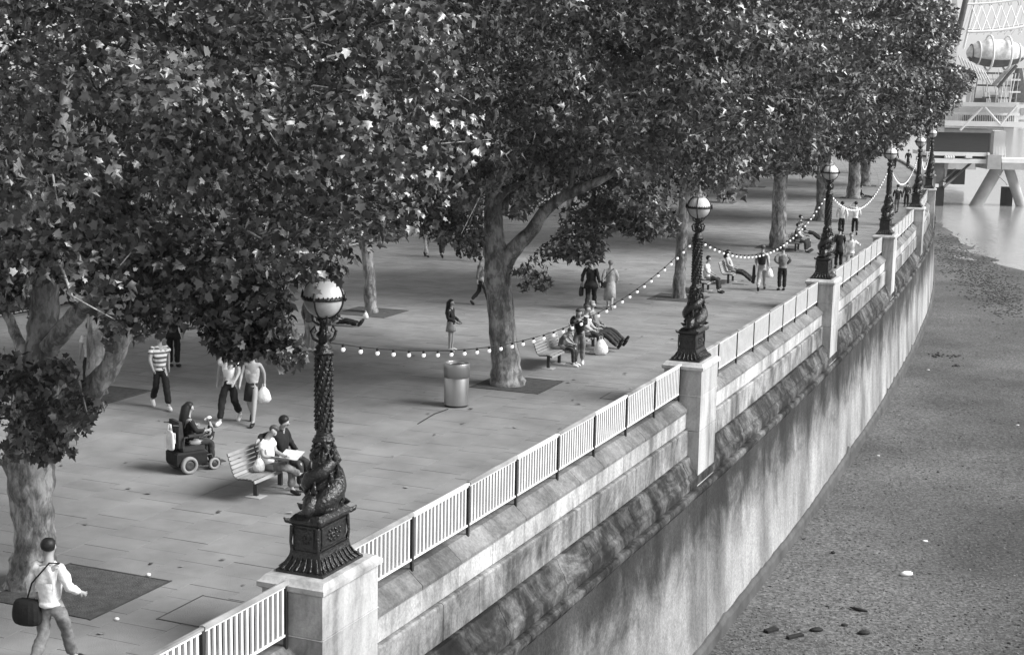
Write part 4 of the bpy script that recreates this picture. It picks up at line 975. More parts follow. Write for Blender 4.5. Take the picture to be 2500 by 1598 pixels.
# nearest man, walking away at the bottom left
p = G(128, 1640); rz = wdir(18)
person(p, rz, 'man in white long sleeved shirt and grey trousers walking away at the bottom left', 'walk', 1, 1.80, 'white_cloth', 'mid_cloth', 'dark_shoe', 'hair_dark', 'long',
       over=dict(elR=(.27, -.02, 1.15), wrR=(.30, .20, 1.02), wrL=(-.27, .02, .92), elL=(-.25, -.05, 1.15)), fat=1.05)
up_bag('shoulder_bag', loc_on(p, rz, (-.26, -.12, .82)), (.46, .26, .36), M['black_cloth'], 'big black shoulder bag slung behind the man in white at the bottom left', 'bag',
       strap=[(0, 0, .16), (.10, -.03, .40), (.36, -.02, .69), (.42, .10, .66), (.32, .26, .45), (.12, .22, .15), (.04, .06, .1)], rz=rz)
# striped shirt man and the dark figure behind him
p = G(392, 996); person(p, wdir(150), 'man in horizontally striped t-shirt and dark trousers walking across to the right', 'walk', -1, 1.78, 'stripes', 'black_cloth', 'white_shoe', 'hair_dark', 'short')
p = G(424, 896); person(p, wdir(10), 'figure in black coat and dark trousers standing behind the striped shirt man', 'stand', 1, 1.78, 'black_cloth', 'black_cloth', 'dark_shoe', 'hair_dark', low='coat', hem=.75)
p = G(222, 958); person(p, wdir(-35), 'person in white top and dark trousers seen through the leaves beside the left tree', 'stand', 1, 1.74, 'white_cloth', 'dark_cloth', 'dark_shoe', 'hair_mid', 'short')
# couple walking
p = G(562, 1032); person(p, wdir(195), 'man in white shirt, black trousers and white trainers under the hanging leaves', 'walk', 1, 1.80, 'white_cloth', 'black_cloth', 'white_shoe', 'hair_dark', 'short', fat=1.05, over=dict(elR=(.26, -.02, 1.13), wrR=(.27, .03, .92)))
rz = wdir(185); p = G(617, 1034); person(p, rz, 'woman in pale sleeveless top and dark knee length skirt beside the white shirted man', 'walk', -1, 1.70, 'light_cloth', 'dark_cloth', 'dark_shoe', 'hair_mid', 'none', low='skirt', hem=.55, hairlen=.1)
plastic_bag(loc_on(p, rz, (-.27, .05, .50)), .36, 'white carrier bag in the hand of the woman in the dark skirt')
# wheelchair
def wheelchair(p, rz):
    r = thing('wheelchair', p, 'black powered wheelchair with pale tyres, left of the nearest bench', 'wheelchair', None, rz)
    MB().frusta([(.24, .30, .14), (.25, .32, .20), (.25, .32, .38), (.22, .28, .42)], c=(0, -.05, 0)).build('battery_box', M['black_cloth'], r)
    MB().box((0, 0, .47), (.46, .46, .08)).build('seat', M['dark_cloth'], r)
    MB().frusta([(.22, .04, 0), (.23, .05, .25), (.21, .035, .52)], c=(0, -.27, .50)).build('backrest', M['dark_cloth'], r)
    for sx in (-1, 1):
        MB().tube([(sx*.27, -.25, .5), (sx*.27, -.22, .72), (sx*.27, .18, .72)], .018, 6).box((sx*.27, .02, .745), (.06, .32, .035)).build('armrest', M['dark_steel'], r)
        w = thing('rear_wheel', (sx*.30, -.14, .17), None, None); w.parent = r
        for nm, pf, mt in (('tyre', [(.11, -.045), (.16, -.05), (.172, -.02), (.172, .02), (.16, .05), (.11, .045), (.11, -.045)], 'rubber'), ('rim', [(.0, -.02), (.05, -.035), (.108, -.02), (.108, .02), (.05, .035), (0, .02)], 'dark_steel')):
            b = MB().lathe(pf, 24); b.v = [(v[2], v[0], v[1]) for v in b.v]; b.build(nm, M[mt], w)
        w = thing('front_wheel', (sx*.24, .42, .12), None, None); w.parent = r
        for nm, pf, mt in (('tyre', [(.07, -.03), (.11, -.033), (.12, 0), (.11, .033), (.07, .03), (.07, -.03)], 'rubber'), ('rim', [(.0, -.015), (.068, -.02), (.068, .02), (0, .015)], 'dark_steel')):
            b = MB().lathe(pf, 20); b.v = [(v[2], v[0], v[1]) for v in b.v]; b.build(nm, M[mt], w)
        MB().tube([(sx*.2, .2, .3), (sx*.24, .36, .32), (sx*.24, .42, .13)], .018, 6).build('fork', M['dark_steel'], r)
        MB().box((sx*.12, .58, .12), (.17, .22, .02)).tube([(sx*.12, .25, .42), (sx*.12, .52, .16)], .014, 6).build('footrest', M['dark_steel'], r)
    MB().tube([(.27, .16, .75), (.28, .2, .84)], .012, 6).lathe([(.001, -.02), (.02, 0), (.001, .02)], 8, (.28, .2, .86)).build('joystick', M['dark_steel'], r)
    MB().tube([(-.2, -.3, .95), (-.2, -.42, .97)], .016, 6).tube([(.2, -.3, .95), (.2, -.42, .97)], .016, 6).build('push_handle', M['dark_steel'], r)
    return r
p = G(462, 1146); rz = wdir(52); wheelchair(p, rz)
person(p+Vector((0, 0, .04)), rz, 'woman with long dark hair seated in the wheelchair, seen from behind', 'sit', 1, 1.68, 'black_cloth', 'dark_cloth', 'dark_shoe', 'hair_dark', 'long', hairlen=.34, over=dict(elR=(.27, .02, .80), wrR=(.27, .22, .80), elL=(-.27, .02, .80), wrL=(-.27, .22, .80)))
person(loc_on(p, rz, (.06, .42, .28)), rz+R(160), 'small child with pale sun hat sitting at the front of the wheelchair', 'sit', 1, .95, 'dark_cloth', 'light_cloth', 'white_shoe', 'hair_mid', 'short', cap='white_cloth')
bg_ = up_bag('tote_bag', loc_on(p, rz, (.06, -.42, .66)), (.34, .12, .40), M['white_cloth'], 'white bag hanging on the back of the wheelchair', 'bag', handle=True, rz=rz)
# couple on the nearest bench
b0 = benches[0]; rz = b0.rotation_euler.z; P0 = Vector(b0.location)
p = loc_on(P0, rz, (.12, .08, 0)); person(p, rz, 'woman in white top on the nearest bench, reading with legs crossed', 'sit_cross', 1, 1.68, 'white_cloth', 'mid_cloth', 'dark_shoe', 'hair_mid', 'short', over=dict(hd=(-.05, .09, 1.22), wrR=(.08, .32, .74), wrL=(-.1, .32, .74)))
p = loc_on(P0, rz, (-.38, .08, 0)); person(p, rz, 'man in black top with his arm round the woman on the nearest bench', 'sit', 1, 1.80, 'black_cloth', 'dark_cloth', 'dark_shoe', 'hair_dark', 'long', over=dict(elR=(.44, -.16, 1.02), wrR=(.66, -.10, 1.0), hd=(.06, .08, 1.24)))
p = loc_on(P0, rz, (.08, .46, .70)); nw = thing('newspaper', p, 'open newspaper on the knees of the woman in white on the nearest bench', 'newspaper', None, rz)
for s_ in (-1, 1): MB().frusta([(.15, .20, 0), (.15, .20, .004)], c=(s_*.155, 0, .03), M_=Matrix.Rotation(s_*-.35, 3, 'Y')).build('page', M['paper'], nw)
plastic_bag(loc_on(P0, rz, (.38, .05, .465)), .26, 'white crumpled carrier bag on the seat beside the reading woman')
# bench behind the middle tree
b1 = benches[1]; rz = b1.rotation_euler.z; P1 = Vector(b1.location)
p = loc_on(P1, rz, (-.20, .12, 0)); person(p, rz, 'child in patterned top sitting bent forward on the middle bench', 'sit', 1, 1.35, 'mid_cloth', 'dark_cloth', 'white_shoe', 'hair_mid', 'short', over=dict(pel=(0, .0, .70), hiR=(.09, .03, .69), hiL=(-.09, .03, .69), spi=(0, .03, .86), che=(0, .12, 1.02), nb=(0, .2, 1.14), nk=(0, .24, 1.18), hd=(0, .32, 1.24), shR=(.16, .14, 1.10), shL=(-.16, .14, 1.10), elR=(.2, .3, .9), elL=(-.2, .3, .9), wrR=(.06, .46, .82), wrL=(-.06, .46, .82), knR=(.11, .50, .62), knL=(-.11, .50, .62), anR=(.12, .52, .10), anL=(-.12, .52, .10), toR=(.12, .68, .04), toL=(-.12, .68, .04)))
p = loc_on(P1, rz, (-.62, .50, 0)); person(p, rz-R(75), 'woman in black top and flares leaning over at the far end of the middle bench', 'stand', 1, 1.72, 'black_cloth', 'mid_cloth', 'white_shoe', 'hair_mid', 'long', over=dict(spi=(0, .04, 1.12), che=(0, .16, 1.26), nb=(0, .26, 1.36), nk=(0, .30, 1.41), hd=(0, .36, 1.50), shR=(.17, .2, 1.33), shL=(-.17, .2, 1.33), elR=(.2, .42, 1.2), elL=(-.2, .42, 1.2), wrR=(.1, .6, 1.3), wrL=(-.1, .6, 1.3)), hairlen=.12)
b2 = benches[2]; rz = b2.rotation_euler.z; P2 = Vector(b2.location)
for dx, lab, tp, lg, hr, ps in ((.45, 'person in pale top sitting at the near end of the further middle bench', 'light_cloth', 'dark_cloth', 'hair_mid', 'sit'), (-.05, 'person in dark top lounging with legs stretched out on the further middle bench', 'dark_cloth', 'dark_cloth', 'hair_dark', 'sit_out'), (-.55, 'fair haired person in mottled jacket lounging at the far end of the further middle bench', 'mid_cloth', 'dark_cloth', 'hair_grey', 'sit_out')):
    person(loc_on(P2, rz, (dx, .08, 0)), rz, lab, ps, 1, 1.75, tp, lg, 'dark_shoe', hr, 'long')
plastic_bag(G(1466, 866), .46, 'full white carrier bag on the ground by the further middle bench')
# long haired girl, woman behind the middle tree
p = G(1100, 856); person(p, wdir(110), 'girl with very long dark hair in short skirt standing beyond the bin', 'stand', 1, 1.50, 'dark_cloth', 'light_cloth', 'white_shoe', 'hair_dark', 'long', low='skirt', hem=.66, hairlen=.42, over=dict(wrR=(.12, .24, 1.0), wrL=(-.12, .24, 1.0)))
p = G(1172, 745); person(p, wdir(80), 'person in patterned jacket striding out from behind the middle tree trunk', 'walk', 1, 1.72, 'mid_cloth', 'dark_cloth', 'dark_shoe', 'hair_dark', 'long', over=dict(wrL=(-.14, .26, 1.25)))
# coat couple
rz = wdir(12); p = G(1441, 756); person(p, rz, 'man in long black coat walking away beyond the middle bench', 'walk', 1, 1.80, 'black_cloth', 'black_cloth', 'dark_shoe', 'hair_dark', 'long', low='coat', hem=.72, fat=1.25, over=dict(elL=(-.28, -.02, 1.13), wrL=(-.30, .02, .90), wrR=(.29, .02, .9)))
up_bag('briefcase', loc_on(p, rz, (-.33, .02, .62)), (.16, .40, .34), M['black_cloth'], 'black soft briefcase held by the man in the long black coat', 'bag', handle=True, rz=rz)
rz = wdir(8); p = G(1488, 754); person(p, rz, 'woman in long pale dress coat with grey hair beside the man in black coat', 'walk', -1, 1.70, 'light_cloth', 'light_cloth', 'light_cloth', 'hair_grey', 'long', low='dress', hem=.32, fat=1.12)
up_bag('handbag', loc_on(p, rz, (-.24, -.12, .86)), (.26, .12, .26), M['black_cloth'], 'black handbag on a cross strap over the pale dress coat', 'bag', strap=[(0, 0, .12), (.16, -.05, .35), (.34, -.03, .55), (.36, .12, .5)], rz=rz)
# sitters near the second lamp
b3 = benches[3]; rz = b3.rotation_euler.z; person(loc_on(Vector(b3.location), rz, (.1, .08, 0)), rz, 'man in white top sitting on the bench next to the second nearest lamp', 'sit', 1, 1.76, 'white_cloth', 'dark_cloth', 'dark_shoe', 'hair_dark', 'short')
b4 = benches[4]; rz = b4.rotation_euler.z; person(loc_on(Vector(b4.location), rz, (.2, .08, 0)), rz, 'dark haired woman in light top lounging with legs outstretched, beyond the man in white', 'sit_out', 1, 1.72, 'light_cloth', 'dark_cloth', 'dark_shoe', 'hair_dark', 'short', hairlen=.08)
rz = wdir(14); p = G(1858, 709); person(p, rz, 'person in pale jacket and trousers with black backpack walking away', 'walk', 1, 1.76, 'light_cloth', 'light_cloth', 'dark_shoe', 'hair_mid', 'long')
up_bag('backpack', loc_on(p, rz, (0, -.20, 1.22)), (.32, .16, .46), M['black_cloth'], 'black backpack on the walker in the pale jacket', 'backpack', handle=False, rz=rz)
plastic_bag(loc_on(p, rz, (.28, .0, .50)), .36, 'pale carrier bag hanging from the right hand of the backpack walker')
jk = thing('folded_jacket', loc_on(p, rz, (-.30, .02, .60)), 'dark jacket hanging from the left hand of the backpack walker', 'jacket', None, rz); MB().frusta([(.04, .03, -.35), (.06, .07, -.1), (.05, .08, .2), (.03, .03, .36)]).build('cloth', M['dark_cloth'], jk)
p = G(1908, 709); person(p, wdir(-10), 'person in dark jacket with hand on hip standing right of the backpack walker', 'stand', 1, 1.72, 'mid_cloth', 'black_cloth', 'dark_shoe', 'hair_mid', 'long', over=dict(elL=(-.36, -.08, 1.2), wrL=(-.18, .02, 1.05), elR=(.32, -.02, 1.18), wrR=(.2, .1, 1.02)), fat=1.15)
# crowded far bench
b5 = benches[5]; rz = b5.rotation_euler.z; P5 = Vector(b5.location)
for dx, lab, tp, ps, hr in ((.6, 'sitter in dark clothes at the near end of the crowded far bench', 'dark_cloth', 'sit', 'hair_dark'), (.1, 'sitter in pale patterned top in the middle of the crowded far bench', 'light_cloth', 'sit', 'hair_mid'), (-.35, 'sitter in grey top on the crowded far bench', 'mid_cloth', 'sit', 'hair_dark')):
    person(loc_on(P5, rz, (dx, .08, 0)), rz, lab, ps, 1, 1.74, tp, 'dark_cloth', 'dark_shoe', hr, 'long')
p = G(1985, 592); person(p+Vector((-.5, 0, 0)), wdir(100), 'person in dark clothes lounging with legs stretched towards the third nearest lamp', 'sit_out', 1, 1.78, 'dark_cloth', 'black_cloth', 'dark_shoe', 'hair_dark', 'long')
make_bench('bench at the far end of the crowded bench under the lounging figure', p+Vector((-.5, -.1, 0)), wdir(100))
# white shirted pair, people behind the third lamp
p = G(2053, 574); person(p, wdir(8), 'left one of the white shirted pair in black trousers walking away', 'walk', 1, 1.80, 'white_cloth', 'black_cloth', 'dark_shoe', 'hair_dark', 'long')
p = G(2086, 573); person(p, wdir(10), 'right one of the white shirted pair, hand to the head', 'walk', -1, 1.78, 'white_cloth', 'black_cloth', 'dark_shoe', 'hair_dark', 'long', over=dict(elL=(-.34, .05, 1.42), wrL=(-.16, .1, 1.6)))
p = G(2074, 668); person(p, wdir(-160), 'person in pale clothes just behind the railing right of the third nearest lamp', 'walk', 1, 1.72, 'white_cloth', 'light_cloth', 'white_shoe', 'hair_grey', 'long', fat=1.15, over=dict(elL=(-.34, -.02, 1.2), wrL=(-.36, .18, 1.3)))
p = G(2046, 655); person(p, wdir(0), 'person in black standing close behind the third nearest lamp', 'stand', 1, 1.78, 'black_cloth', 'black_cloth', 'dark_shoe', 'hair_dark', 'long', low='coat', hem=.6)
p = G(2189, 520); person(p, wdir(5), 'man in dark jacket walking away between the fourth and fifth nearest lamps', 'walk', 1, 1.80, 'dark_cloth', 'mid_cloth', 'dark_shoe', 'hair_dark', 'long', fat=1.2)
p = G(2212, 505); person(p, wdir(0), 'small dark figure close to the railing before the fifth nearest lamp', 'stand', 1, 1.66, 'dark_cloth', 'black_cloth', 'dark_shoe', 'hair_mid', 'long')
p = G(2184, 412); person(p, wdir(5), 'distant figure in black just right of the fourth nearest lamp globe', 'walk', 1, 1.9, 'black_cloth', 'black_cloth', 'dark_shoe', 'hair_dark', 'long')
p = G(2216, 412); person(p, wdir(20), 'distant dark figure left of the fifth nearest lamp post', 'walk', -1, 1.9, 'black_cloth', 'dark_cloth', 'dark_shoe', 'hair_dark', 'long')
p = G(2104, 482); person(p+Vector((-.2, -.5, 0)), wdir(95), 'person sitting on the ground against the far pale trunk', 'sit_ground', 1, 1.7, 'black_cloth', 'dark_cloth', 'dark_shoe', 'hair_dark', 'long')
# half hidden under the crowns
for x, y, lab, tp, lg, ph, hm in ((1039, 626, 'person in pale trousers half hidden by leaves, leftmost of the far walkers', 'light_cloth', 'light_cloth', 1, 0), (1078, 628, 'person in dark coat half hidden by leaves, second of the far walkers', 'dark_cloth', 'dark_cloth', -1, .55), (1118, 628, 'person in black half hidden by leaves, third of the far walkers', 'black_cloth', 'black_cloth', 1, 0), (1158, 638, 'person in dark trousers half hidden by leaves, nearest the middle trunk', 'dark_cloth', 'dark_cloth', -1, 0)):
    person(G(x, y), wdir(150 if ph > 0 else 10), lab, 'walk', ph, 1.75, tp, lg, 'dark_shoe', 'hair_dark', 'long', low='coat' if hm else 'trousers', hem=hm or .5)
p = G(757, 858); person(p, wdir(30), 'person in pale trousers partly hidden behind the neck of the nearest lamp', 'stand', 1, 1.72, 'mid_cloth', 'light_cloth', 'white_shoe', 'hair_dark', 'long')
p = G(812, 794); person(p, wdir(98), 'person in dark clothes sitting on the paving by the slim tree pit, legs out', 'sit_ground', 1, 1.75, 'dark_cloth', 'black_cloth', 'dark_shoe', 'hair_dark', 'long')
plastic_bag(G(893, 778), .22, 'small white bag lying in the pit of the slim tree')

# litter and wreckage on the foreshore and paving
def blob(name, x, y, z, dims, mt, label, cat, rz=0, n=6):
    p = G(x, y, z)
    if z < -1: p.z = zb(p)
    r = MB(); g = random.Random(x*y)
    prof = [(.001, 0), (.8, .02), (1, .35), (.85, .75), (.4, .96), (.001, 1)]
    r.lathe(prof, 10); r.v = [(v[0]*dims[0]/2*g.uniform(.85, 1.1), v[1]*dims[1]/2*g.uniform(.85, 1.1), v[2]*dims[2]*g.uniform(.9, 1.05)) for v in r.v]
    o = r.build(name, M[mt]); o.location = p; o.rotation_euler = (0, 0, rz); return tag(o, label, cat)
blob('plastic_canister', 2212, 1416, -6.4, (.40, .20, .14), 'white_paint', 'white plastic canister lying on the gravel at the lower right', 'canister', .2)
for x, y, w_, l_, a, lab in ((1882, 1555, .16, .42, -.9, 'black plank stub on the gravel nearest the wall toe at the bottom'), (1940, 1570, .12, .52, -1.0, 'black plank lying right of the stub at the bottom of the foreshore')):
    p = G(x, y, -6.4); p.z = zb(p)+.04; o = MB().frusta([(w_/2, l_/2, -.04), (w_/2, l_/2*.96, .035), (w_/2*.9, l_/2*.9, .04)]).build('plank', M['debris']); o.location = p; o.rotation_euler = (0, .1, a); tag(o, lab, 'plank')
blob('rotten_timber', 1993, 1554, -6.4, (.40, .20, .10), 'debris', 'dark lump of rotten timber right of the black plank', 'debris', .2)
blob('rotten_timber', 2108, 1563, -6.4, (.34, .18, .10), 'debris', 'dark lump of timber farthest right along the bottom edge', 'debris', .1)
blob('rotten_timber', 2060, 1543, -6.4, (.2, .12, .07), 'debris', 'small dark lump between the two timber lumps', 'debris', .1)
blob('rotten_timber', 2033, 1362, -6.4, (.16, .14, .07), 'debris', 'small black lump on the gravel above the bottom debris', 'debris', .1)
p = G(2095, 1505, -6.4); p.z = zb(p); o = MB().tube([(-.2, .18, .03), (-.12, .02, .05), (.05, -.06, .04), (.22, -.10, .02)], [.012, .04, .045, .02], 7).build('rope_end', M['debris']); o.location = p; tag(o, 'curved dark rope end on the gravel above the timber lumps', 'rope')
blob('flattened_can', 2258, 1330, -6.4, (.2, .12, .05), 'white_paint', 'crushed pale can on the gravel up the shore from the canister', 'can')
blob('scrap_of_paper', 2144, 1118, -6.4, (.14, .12, .03), 'paper', 'pale scrap on the gravel beside the wall, middle of the foreshore', 'scrap')
blob('scrap_of_paper', 2484, 1042, -6.4, (.16, .12, .04), 'paper', 'pale scrap on the gravel at the right edge', 'scrap')
blob('scrap_of_paper', 2266, 905, -6.4, (.18, .12, .04), 'paper', 'pale scrap on the gravel left of the weedy mound', 'scrap')
blob('paper_cup', 362, 1405, .012, (.09, .06, .05), 'white_paint', 'white paper cup in the corner of the nearest tree pit', 'cup')
blob('paper_cup', 285, 1512, .0, (.08, .05, .04), 'white_paint', 'crushed white cup on the paving joint at the bottom left', 'cup')
for k, (x, y, lab) in enumerate(((2310, 870, 'larger weedy mound on the gravel halfway down the shore'), (2335, 896, 'smaller weedy mound just below the larger one'))):
    p = G(x, y, -6.4); p.z = zb(p); r = MB()
    for q in range(26 if k == 0 else 9): rock(r, (random.gauss(0, .42-.25*k), random.gauss(0, .35-.2*k), .02), random.uniform(.06, .16))
    o = r.build('weed_mound', M['seaweed']); o.location = p; tag(o, lab, 'weed mound')

# ================================================================ big wheel and its boarding pier, about 190 m off over the water
YW = 190.0; PX = YW/FPX*1.01
def P(x, y, d=0.0): return at(x, y, YW+d)
def slab(mb, x0, y0, x1, y1, d0, depth):
    """upright block between two photo corners at depth d0, reaching depth metres back"""
    a, b = P(x0, y1, d0), P(x1, y0, d0); return mb.box(((a.x+b.x)/2, YW+d0+depth/2, (a.z+b.z)/2), (abs(b.x-a.x), depth, abs(b.z-a.z)))
pier = thing('boarding_pier', P(2340, 512), 'white steel boarding pier with dark mesh screen standing on piles over the river, upper right', 'pier'); o_ = pier.location
def part(name, mb, mt): return mb.build(name, M[mt], pier, off=o_)
part('mesh_screen', slab(MB(), 2263, 322, 2417, 371, 0, .5), 'panel_dark')
f = MB(); slab(f, 2260, 318, 2421, 322, -.1, .7); slab(f, 2417, 322, 2421, 373, -.1, .7); part('screen_frame', f, 'grey_steel')
part('deck_beam', slab(MB(), 2258, 373, 2417, 379, -.3, 6), 'white_steel')
part('deck_beam', slab(MB(), 2266, 389, 2412, 397, -.4, 6), 'white_steel')
part('deck_beam', slab(MB(), 2446, 389, 2540, 397, -.4, 4), 'white_steel')
part('deck_shadow_box', slab(MB(), 2270, 380, 2410, 388, .8, 4.6), 'charcoal_steel')  # dark box set into the gap between beams, standing in for its shade
for x in (2262, 2268, 2410): part('hanger', slab(MB(), x, 372, x+4, 397, -.5, .3), 'white_steel')
for x in range(2306, 2330, 6): part('lamp_fitting', MB().lathe([(.001, -.25), (.2, -.1), (.2, .1), (.001, .25)], 8, P(x+3, 384, -.3)), 'white_steel')
part('lifebuoy_box', slab(MB(), 2358, 380, 2374, 386, -.5, .6), 'white_steel')
part('column', slab(MB(), 2270, 397, 2306, 457, 0, 2.5), 'charcoal_steel')
part('bracing_plate', MB().add([P(2306, 398, .5), P(2316, 398, .5), P(2306, 455, .5), P(2306, 398, 1.2), P(2316, 398, 1.2), P(2306, 455, 1.2)], [(0, 2, 1), (3, 4, 5), (0, 1, 4, 3), (1, 2, 5, 4), (2, 0, 3, 5)]), 'concrete')
part('fender', slab(MB(), 2274, 456, 2306, 515, -.5, 3.5), 'debris')
part('notice', slab(MB(), 2281, 449, 2292, 457, -.7, .1), 'white_paint')
part('far_dolphin_pile', slab(MB(), 2325, 402, 2358, 450, 34, 5), 'debris')
part('mooring_block', slab(MB(), 2312, 398, 2384, 413, 30, 6), 'concrete')
for a, b, w in (((2304, 457), (2370, 398), 3.2), ((2302, 442), (2332, 414), 2.6)): part('strut', MB().tube([P(*a, -.6), P(*b, 3)], w*PX, 8), 'charcoal_steel')
part('pile_cap', slab(MB(), 2410, 379, 2446, 413, -1, 5), 'concrete'); part('pile_cap', slab(MB(), 2446, 399, 2545, 414, -.6, 4.5), 'concrete')
part('raked_pile', MB().tube([P(2437, 408, 1.5), P(2374, 516, 1.5), P(2370, 522, 1.5)], 15*PX, 20), 'concrete')
part('raked_pile', MB().tube([P(2462, 408, 1.5), P(2497, 516, 1.5), P(2499, 522, 1.5)], 12*PX, 20), 'concrete')
part('fender_pile', slab(MB(), 2452, 458, 2474, 518, 2.5, 2), 'debris')
part('drain_hose', MB().tube([P(2428, 414, -.2), P(2440, 432, -.2), P(2456, 446, -.2), P(2458, 452, -.2)], 1.3*PX, 6), 'grey_steel')
part('lift_tower', slab(MB(), 2424, 320, 2456, 379, .5, 3), 'dust')
for k in range(5): part('tower_rail', MB().tube([P(2426+k*7, 358, .1), P(2426+k*7, 384, .1)], .8*PX, 5), 'white_steel')
gang = thing('gangway', P(2400, 303), 'white truss gangway with railing above the dark mesh screen', 'gangway'); o_ = gang.location
def part(name, mb, mt): return mb.build(name, M[mt], gang, off=o_)
part('lower_chord', slab(MB(), 2306, 299, 2540, 307, -1, 1), 'white_steel'); part('upper_chord', slab(MB(), 2336, 252, 2482, 259, -1, 1), 'white_steel')
part('lower_tie', slab(MB(), 2262, 314, 2424, 318, 1, 1), 'grey_steel')
for a, b in (((2344, 318), (2398, 262)), ((2404, 262), (2442, 305)), ((2442, 305), (2481, 258))): part('diagonal', MB().tube([P(*a, -.9), P(*b, -.9)], 3.2*PX, 8), 'white_steel')
part('end_bracket', slab(MB(), 2289, 290, 2307, 322, -.8, 1.4), 'concrete')
for k in range(34): part('baluster', MB().tube([P(2311+k*5.2, 279, .3), P(2311+k*5.2, 300, .3)], .8*PX, 4), 'white_steel')
part('rail', slab(MB(), 2309, 277, 2490, 279.5, .2, .3), 'white_steel')
for x0, x1 in ((2352, 2370), (2373, 2392), (2396, 2412), (2414, 2446), (2452, 2464), (2468, 2476)): part('cabin_window', slab(MB(), x0, 281, x1, 298, 2.4, .3), 'charcoal_steel')
part('cabin', slab(MB(), 2340, 262, 2484, 300, 2.8, 5), 'dust')
for x0 in (2374, 2411, 2440): part('mast', MB().tube([P(x0, 168, 2), P(x0+1, 254, 2)], 1.5*PX, 6), 'white_steel')
part('control_cabin', slab(MB(), 2380, 213, 2404, 252, 4, 4), 'dust'); part('cabin_window', slab(MB(), 2379, 240, 2408, 251, 3.4, .3), 'charcoal_steel'); part('cabin_window', slab(MB(), 2418, 232, 2438, 252, 3.4, .3), 'grey_steel')
part('grey_hoarding', slab(MB(), 2408, 224, 2490, 252, 5, 3), 'dust')
wheel = thing('big_wheel', P(2430, 130), 'foot of a giant white observation wheel with glass capsule at the top right corner', 'observation wheel'); o_ = wheel.location
def part(name, mb, mt): return mb.build(name, M[mt], wheel, off=o_)
part('support_leg', MB().tube([P(2372, -60, 4), P(2332, 112, 4)], 7*PX, 16), 'charcoal_steel'); part('support_leg', MB().tube([P(2396, -60, 5), P(2352, 120, 5)], 3*PX, 10), 'white_steel')
part('leg_pedestal', slab(MB(), 2316, 105, 2338, 162, 3, 3), 'dust')
def arc(x0, y0, x1, y1, sag, d, w, n=14): return MB().tube([P(x0+(x1-x0)*i/n, y0+(y1-y0)*i/n+sag*4*(i/n)*(1-i/n), d) for i in range(n+1)], w*PX, 6)
for y0, y1, d, w in ((10, 14, 0, 2.6), (78, 84, -2, 3.4), (72, 76, 3, 2.2)): part('rim_chord', arc(2362, y0, 2640, y1-60, 14, d, w), 'white_steel')
for k in range(9):
    x = 2372+k*24; part('rim_brace', MB().tube([P(x, 14, 0), P(x+24, 80, -2)], 1.2*PX, 5), 'white_steel'); part('rim_brace', MB().tube([P(x+24, 14, 0), P(x, 80, -2)], 1.2*PX, 5), 'white_steel')
    part('rim_brace', MB().tube([P(x, 14, 0), P(x+8, -90, 8)], .9*PX, 5), 'grey_steel'); part('rim_brace', MB().tube([P(x+20, 14, 0), P(x-14, -90, 8)], .9*PX, 5), 'grey_steel')
for xx, nm in ((2432, 0), (2590, 1)):
    c = thing('capsule', Vector(P(xx, 130, -4))-Vector(o_), None, None); c.parent = wheel
    b = MB().lathe([(1.66*math.sin(t), -3.6*math.cos(t)) for t in np.linspace(0.02, math.pi-.02, 18)], 24); b.v = [(v[2], v[0], v[1]) for v in b.v]
    g = b.build('glass_shell', M['eye_glass'], c)
    b = MB().lathe([(1.70*math.sin(t), -3.65*math.cos(t)) for t in np.linspace(0.02, math.pi-.02, 18)], 24); b.v = [(v[2], v[0], v[1]) for v in b.v if True]
    keep = [q for q in b.f if all(b.v[i][2] < -.45 for i in q)]; b.f = keep; b.sm = [True]*len(keep); b.build('floor_shell', M['charcoal_steel'], c)
    for hx in (-3.0, -2.2, -.9, 1.3, 2.6):
        r_ = 1.72*math.sqrt(max(.05, 1-(hx/3.65)**2))*(1.25 if hx in (-.9, 1.3) else 1.0)
        MB().tube([(hx, r_*math.cos(t), r_*math.sin(t)) for t in np.linspace(0, 2*math.pi, 25)], .085 if hx not in (-.9, 1.3) else .13, 6, cap=False).build('hoop', M['white_steel'] if hx > -2.5 else M['charcoal_steel'], c)
    MB().box((0, 0, -.1), (6.6, .08, .08)).box((.5, 0, .75), (5.6, .08, .08)).build('mullion', M['white_steel'], c)
    for k in range(7): MB().lathe([(.001, -.5), (.2, -.4), (.22, .1), (.1, .25), (.12, .4), (.001, .5)], 8, (-2.3+k*.75, .3*(k % 2), -.3)).build('passenger', M['dark_cloth'], c)
for k in range(9): part('boarding_step', MB().tube([P(2340+k*8, 136+k*5, 1), P(2356+k*8, 176+k*4, 1)], 2.0*PX, 6), 'white_steel')
part('drive_arm', MB().tube([P(2436, 214, 0), P(2462, 182, 0), P(2482, 160, 0)], 4*PX, 8), 'charcoal_steel')
part('drive_arm', MB().tube([P(2426, 208, .6), P(2472, 158, .6)], 5*PX, 8), 'concrete')
part('drive_tower', MB().frusta([(.9, 1.2, 0), (.8, 1.0, 2.2), (.4, .7, 4.2)], c=P(2486, 250, 3)), 'charcoal_steel')
for k in range(5): part('cable_stay', MB().tube([P(2320+k*3, -60, 6), P(2334+k*2, 110, 6)], .6*PX, 4), 'charcoal_steel')
rw = random.Random(9)
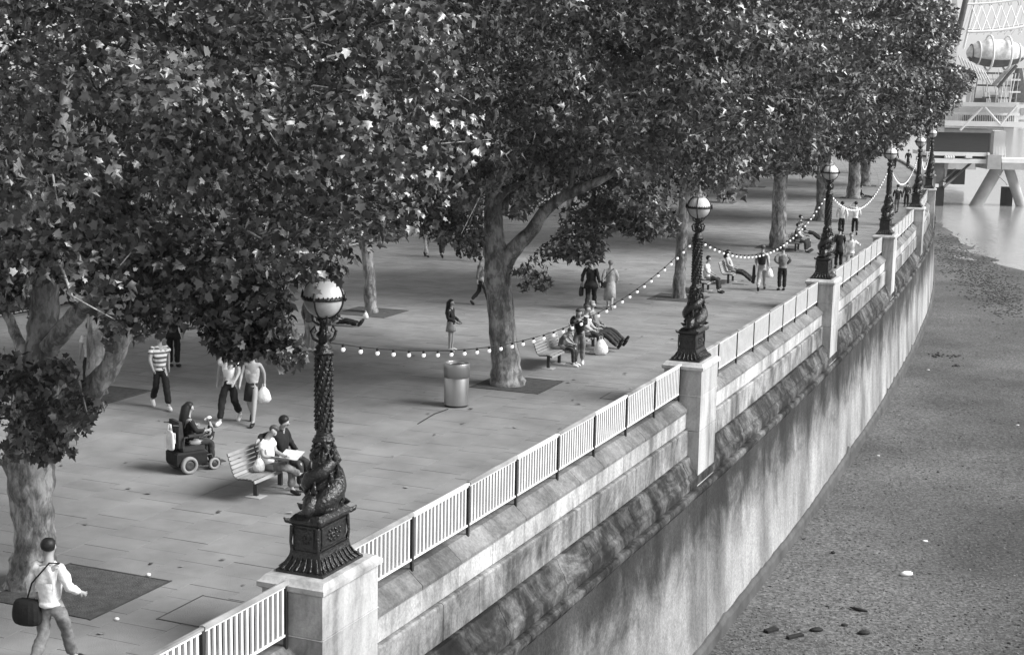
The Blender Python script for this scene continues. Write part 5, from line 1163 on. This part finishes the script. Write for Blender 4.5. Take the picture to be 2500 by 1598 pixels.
for k in range(16):
    x = 2372+k*8.3; y = 166+rw.uniform(0, 14); part('service_stay', MB().tube([P(x, y, 1.5), P(x+rw.uniform(-14, 14), 250, 1.5)], rw.choice([.5, .8, 1.1])*PX, 5), rw.choice(['white_steel', 'white_steel', 'charcoal_steel']))
for k in range(5): part('service_beam', slab(MB(), 2376+k*6, 178+k*15, 2492, 180.5+k*15, 1.8, .4), 'white_steel' if k % 2 else 'charcoal_steel')
for k in range(10):
    x = 2350+k*17; part('rim_brace', MB().tube([P(x, 84, -2), P(x+9, 74, 3)], .8*PX, 5), 'grey_steel'); part('spoke_cable', MB().tube([P(x, 78, 0), P(x+70-k*3, -120, 14)], .5*PX, 4), 'grey_steel')
# pale buildings across the water
bd = thing('riverside_building', at(2560, 330, 620), 'pale hazy building across the water behind the wheel', 'building'); o_ = bd.location
a, b = at(2474, 330, 620), at(2760, 205, 620)
MB().box(((a.x+b.x)/2, 632, (a.z+b.z)/2), (b.x-a.x, 24, b.z-a.z)).build('wall', M['dust'], bd, off=o_)
MB().box(((a.x+b.x)/2, 632, b.z+.6), (b.x-a.x+2, 26, 1.2)).build('cornice', M['dust'], bd, off=o_)
wm = MB().box((0, 0, 0), (1.6, .5, 2.6)).mesh('window', M['grey_steel'])
for i in range(9):
    for j in range(4): inst('window', wm, bd, Vector((a.x+3+i*4, 619.9, a.z+5+j*4.6))-Vector(o_))
em = tag(MB().box((260, 640, -4), (900, 14, 7)).build('far_embankment', M['concrete']), kind='structure')

# ================================================================ river haze
hz = MB().box((200, 600, 29.25), (2000, 1300, 75.5))
hm = bpy.data.materials.new('haze'); hm.use_nodes = True; hm.node_tree.nodes.clear()
pv = hm.node_tree.nodes.new('ShaderNodeVolumePrincipled'); pv.inputs['Color'].default_value = (1, 1, 1, 1); pv.inputs['Density'].default_value = .00013; pv.inputs['Anisotropy'].default_value = .2
ho = hm.node_tree.nodes.new('ShaderNodeOutputMaterial'); hm.node_tree.links.new(pv.outputs[0], ho.inputs['Volume'])
tag(hz.build('haze', hm), kind='stuff')
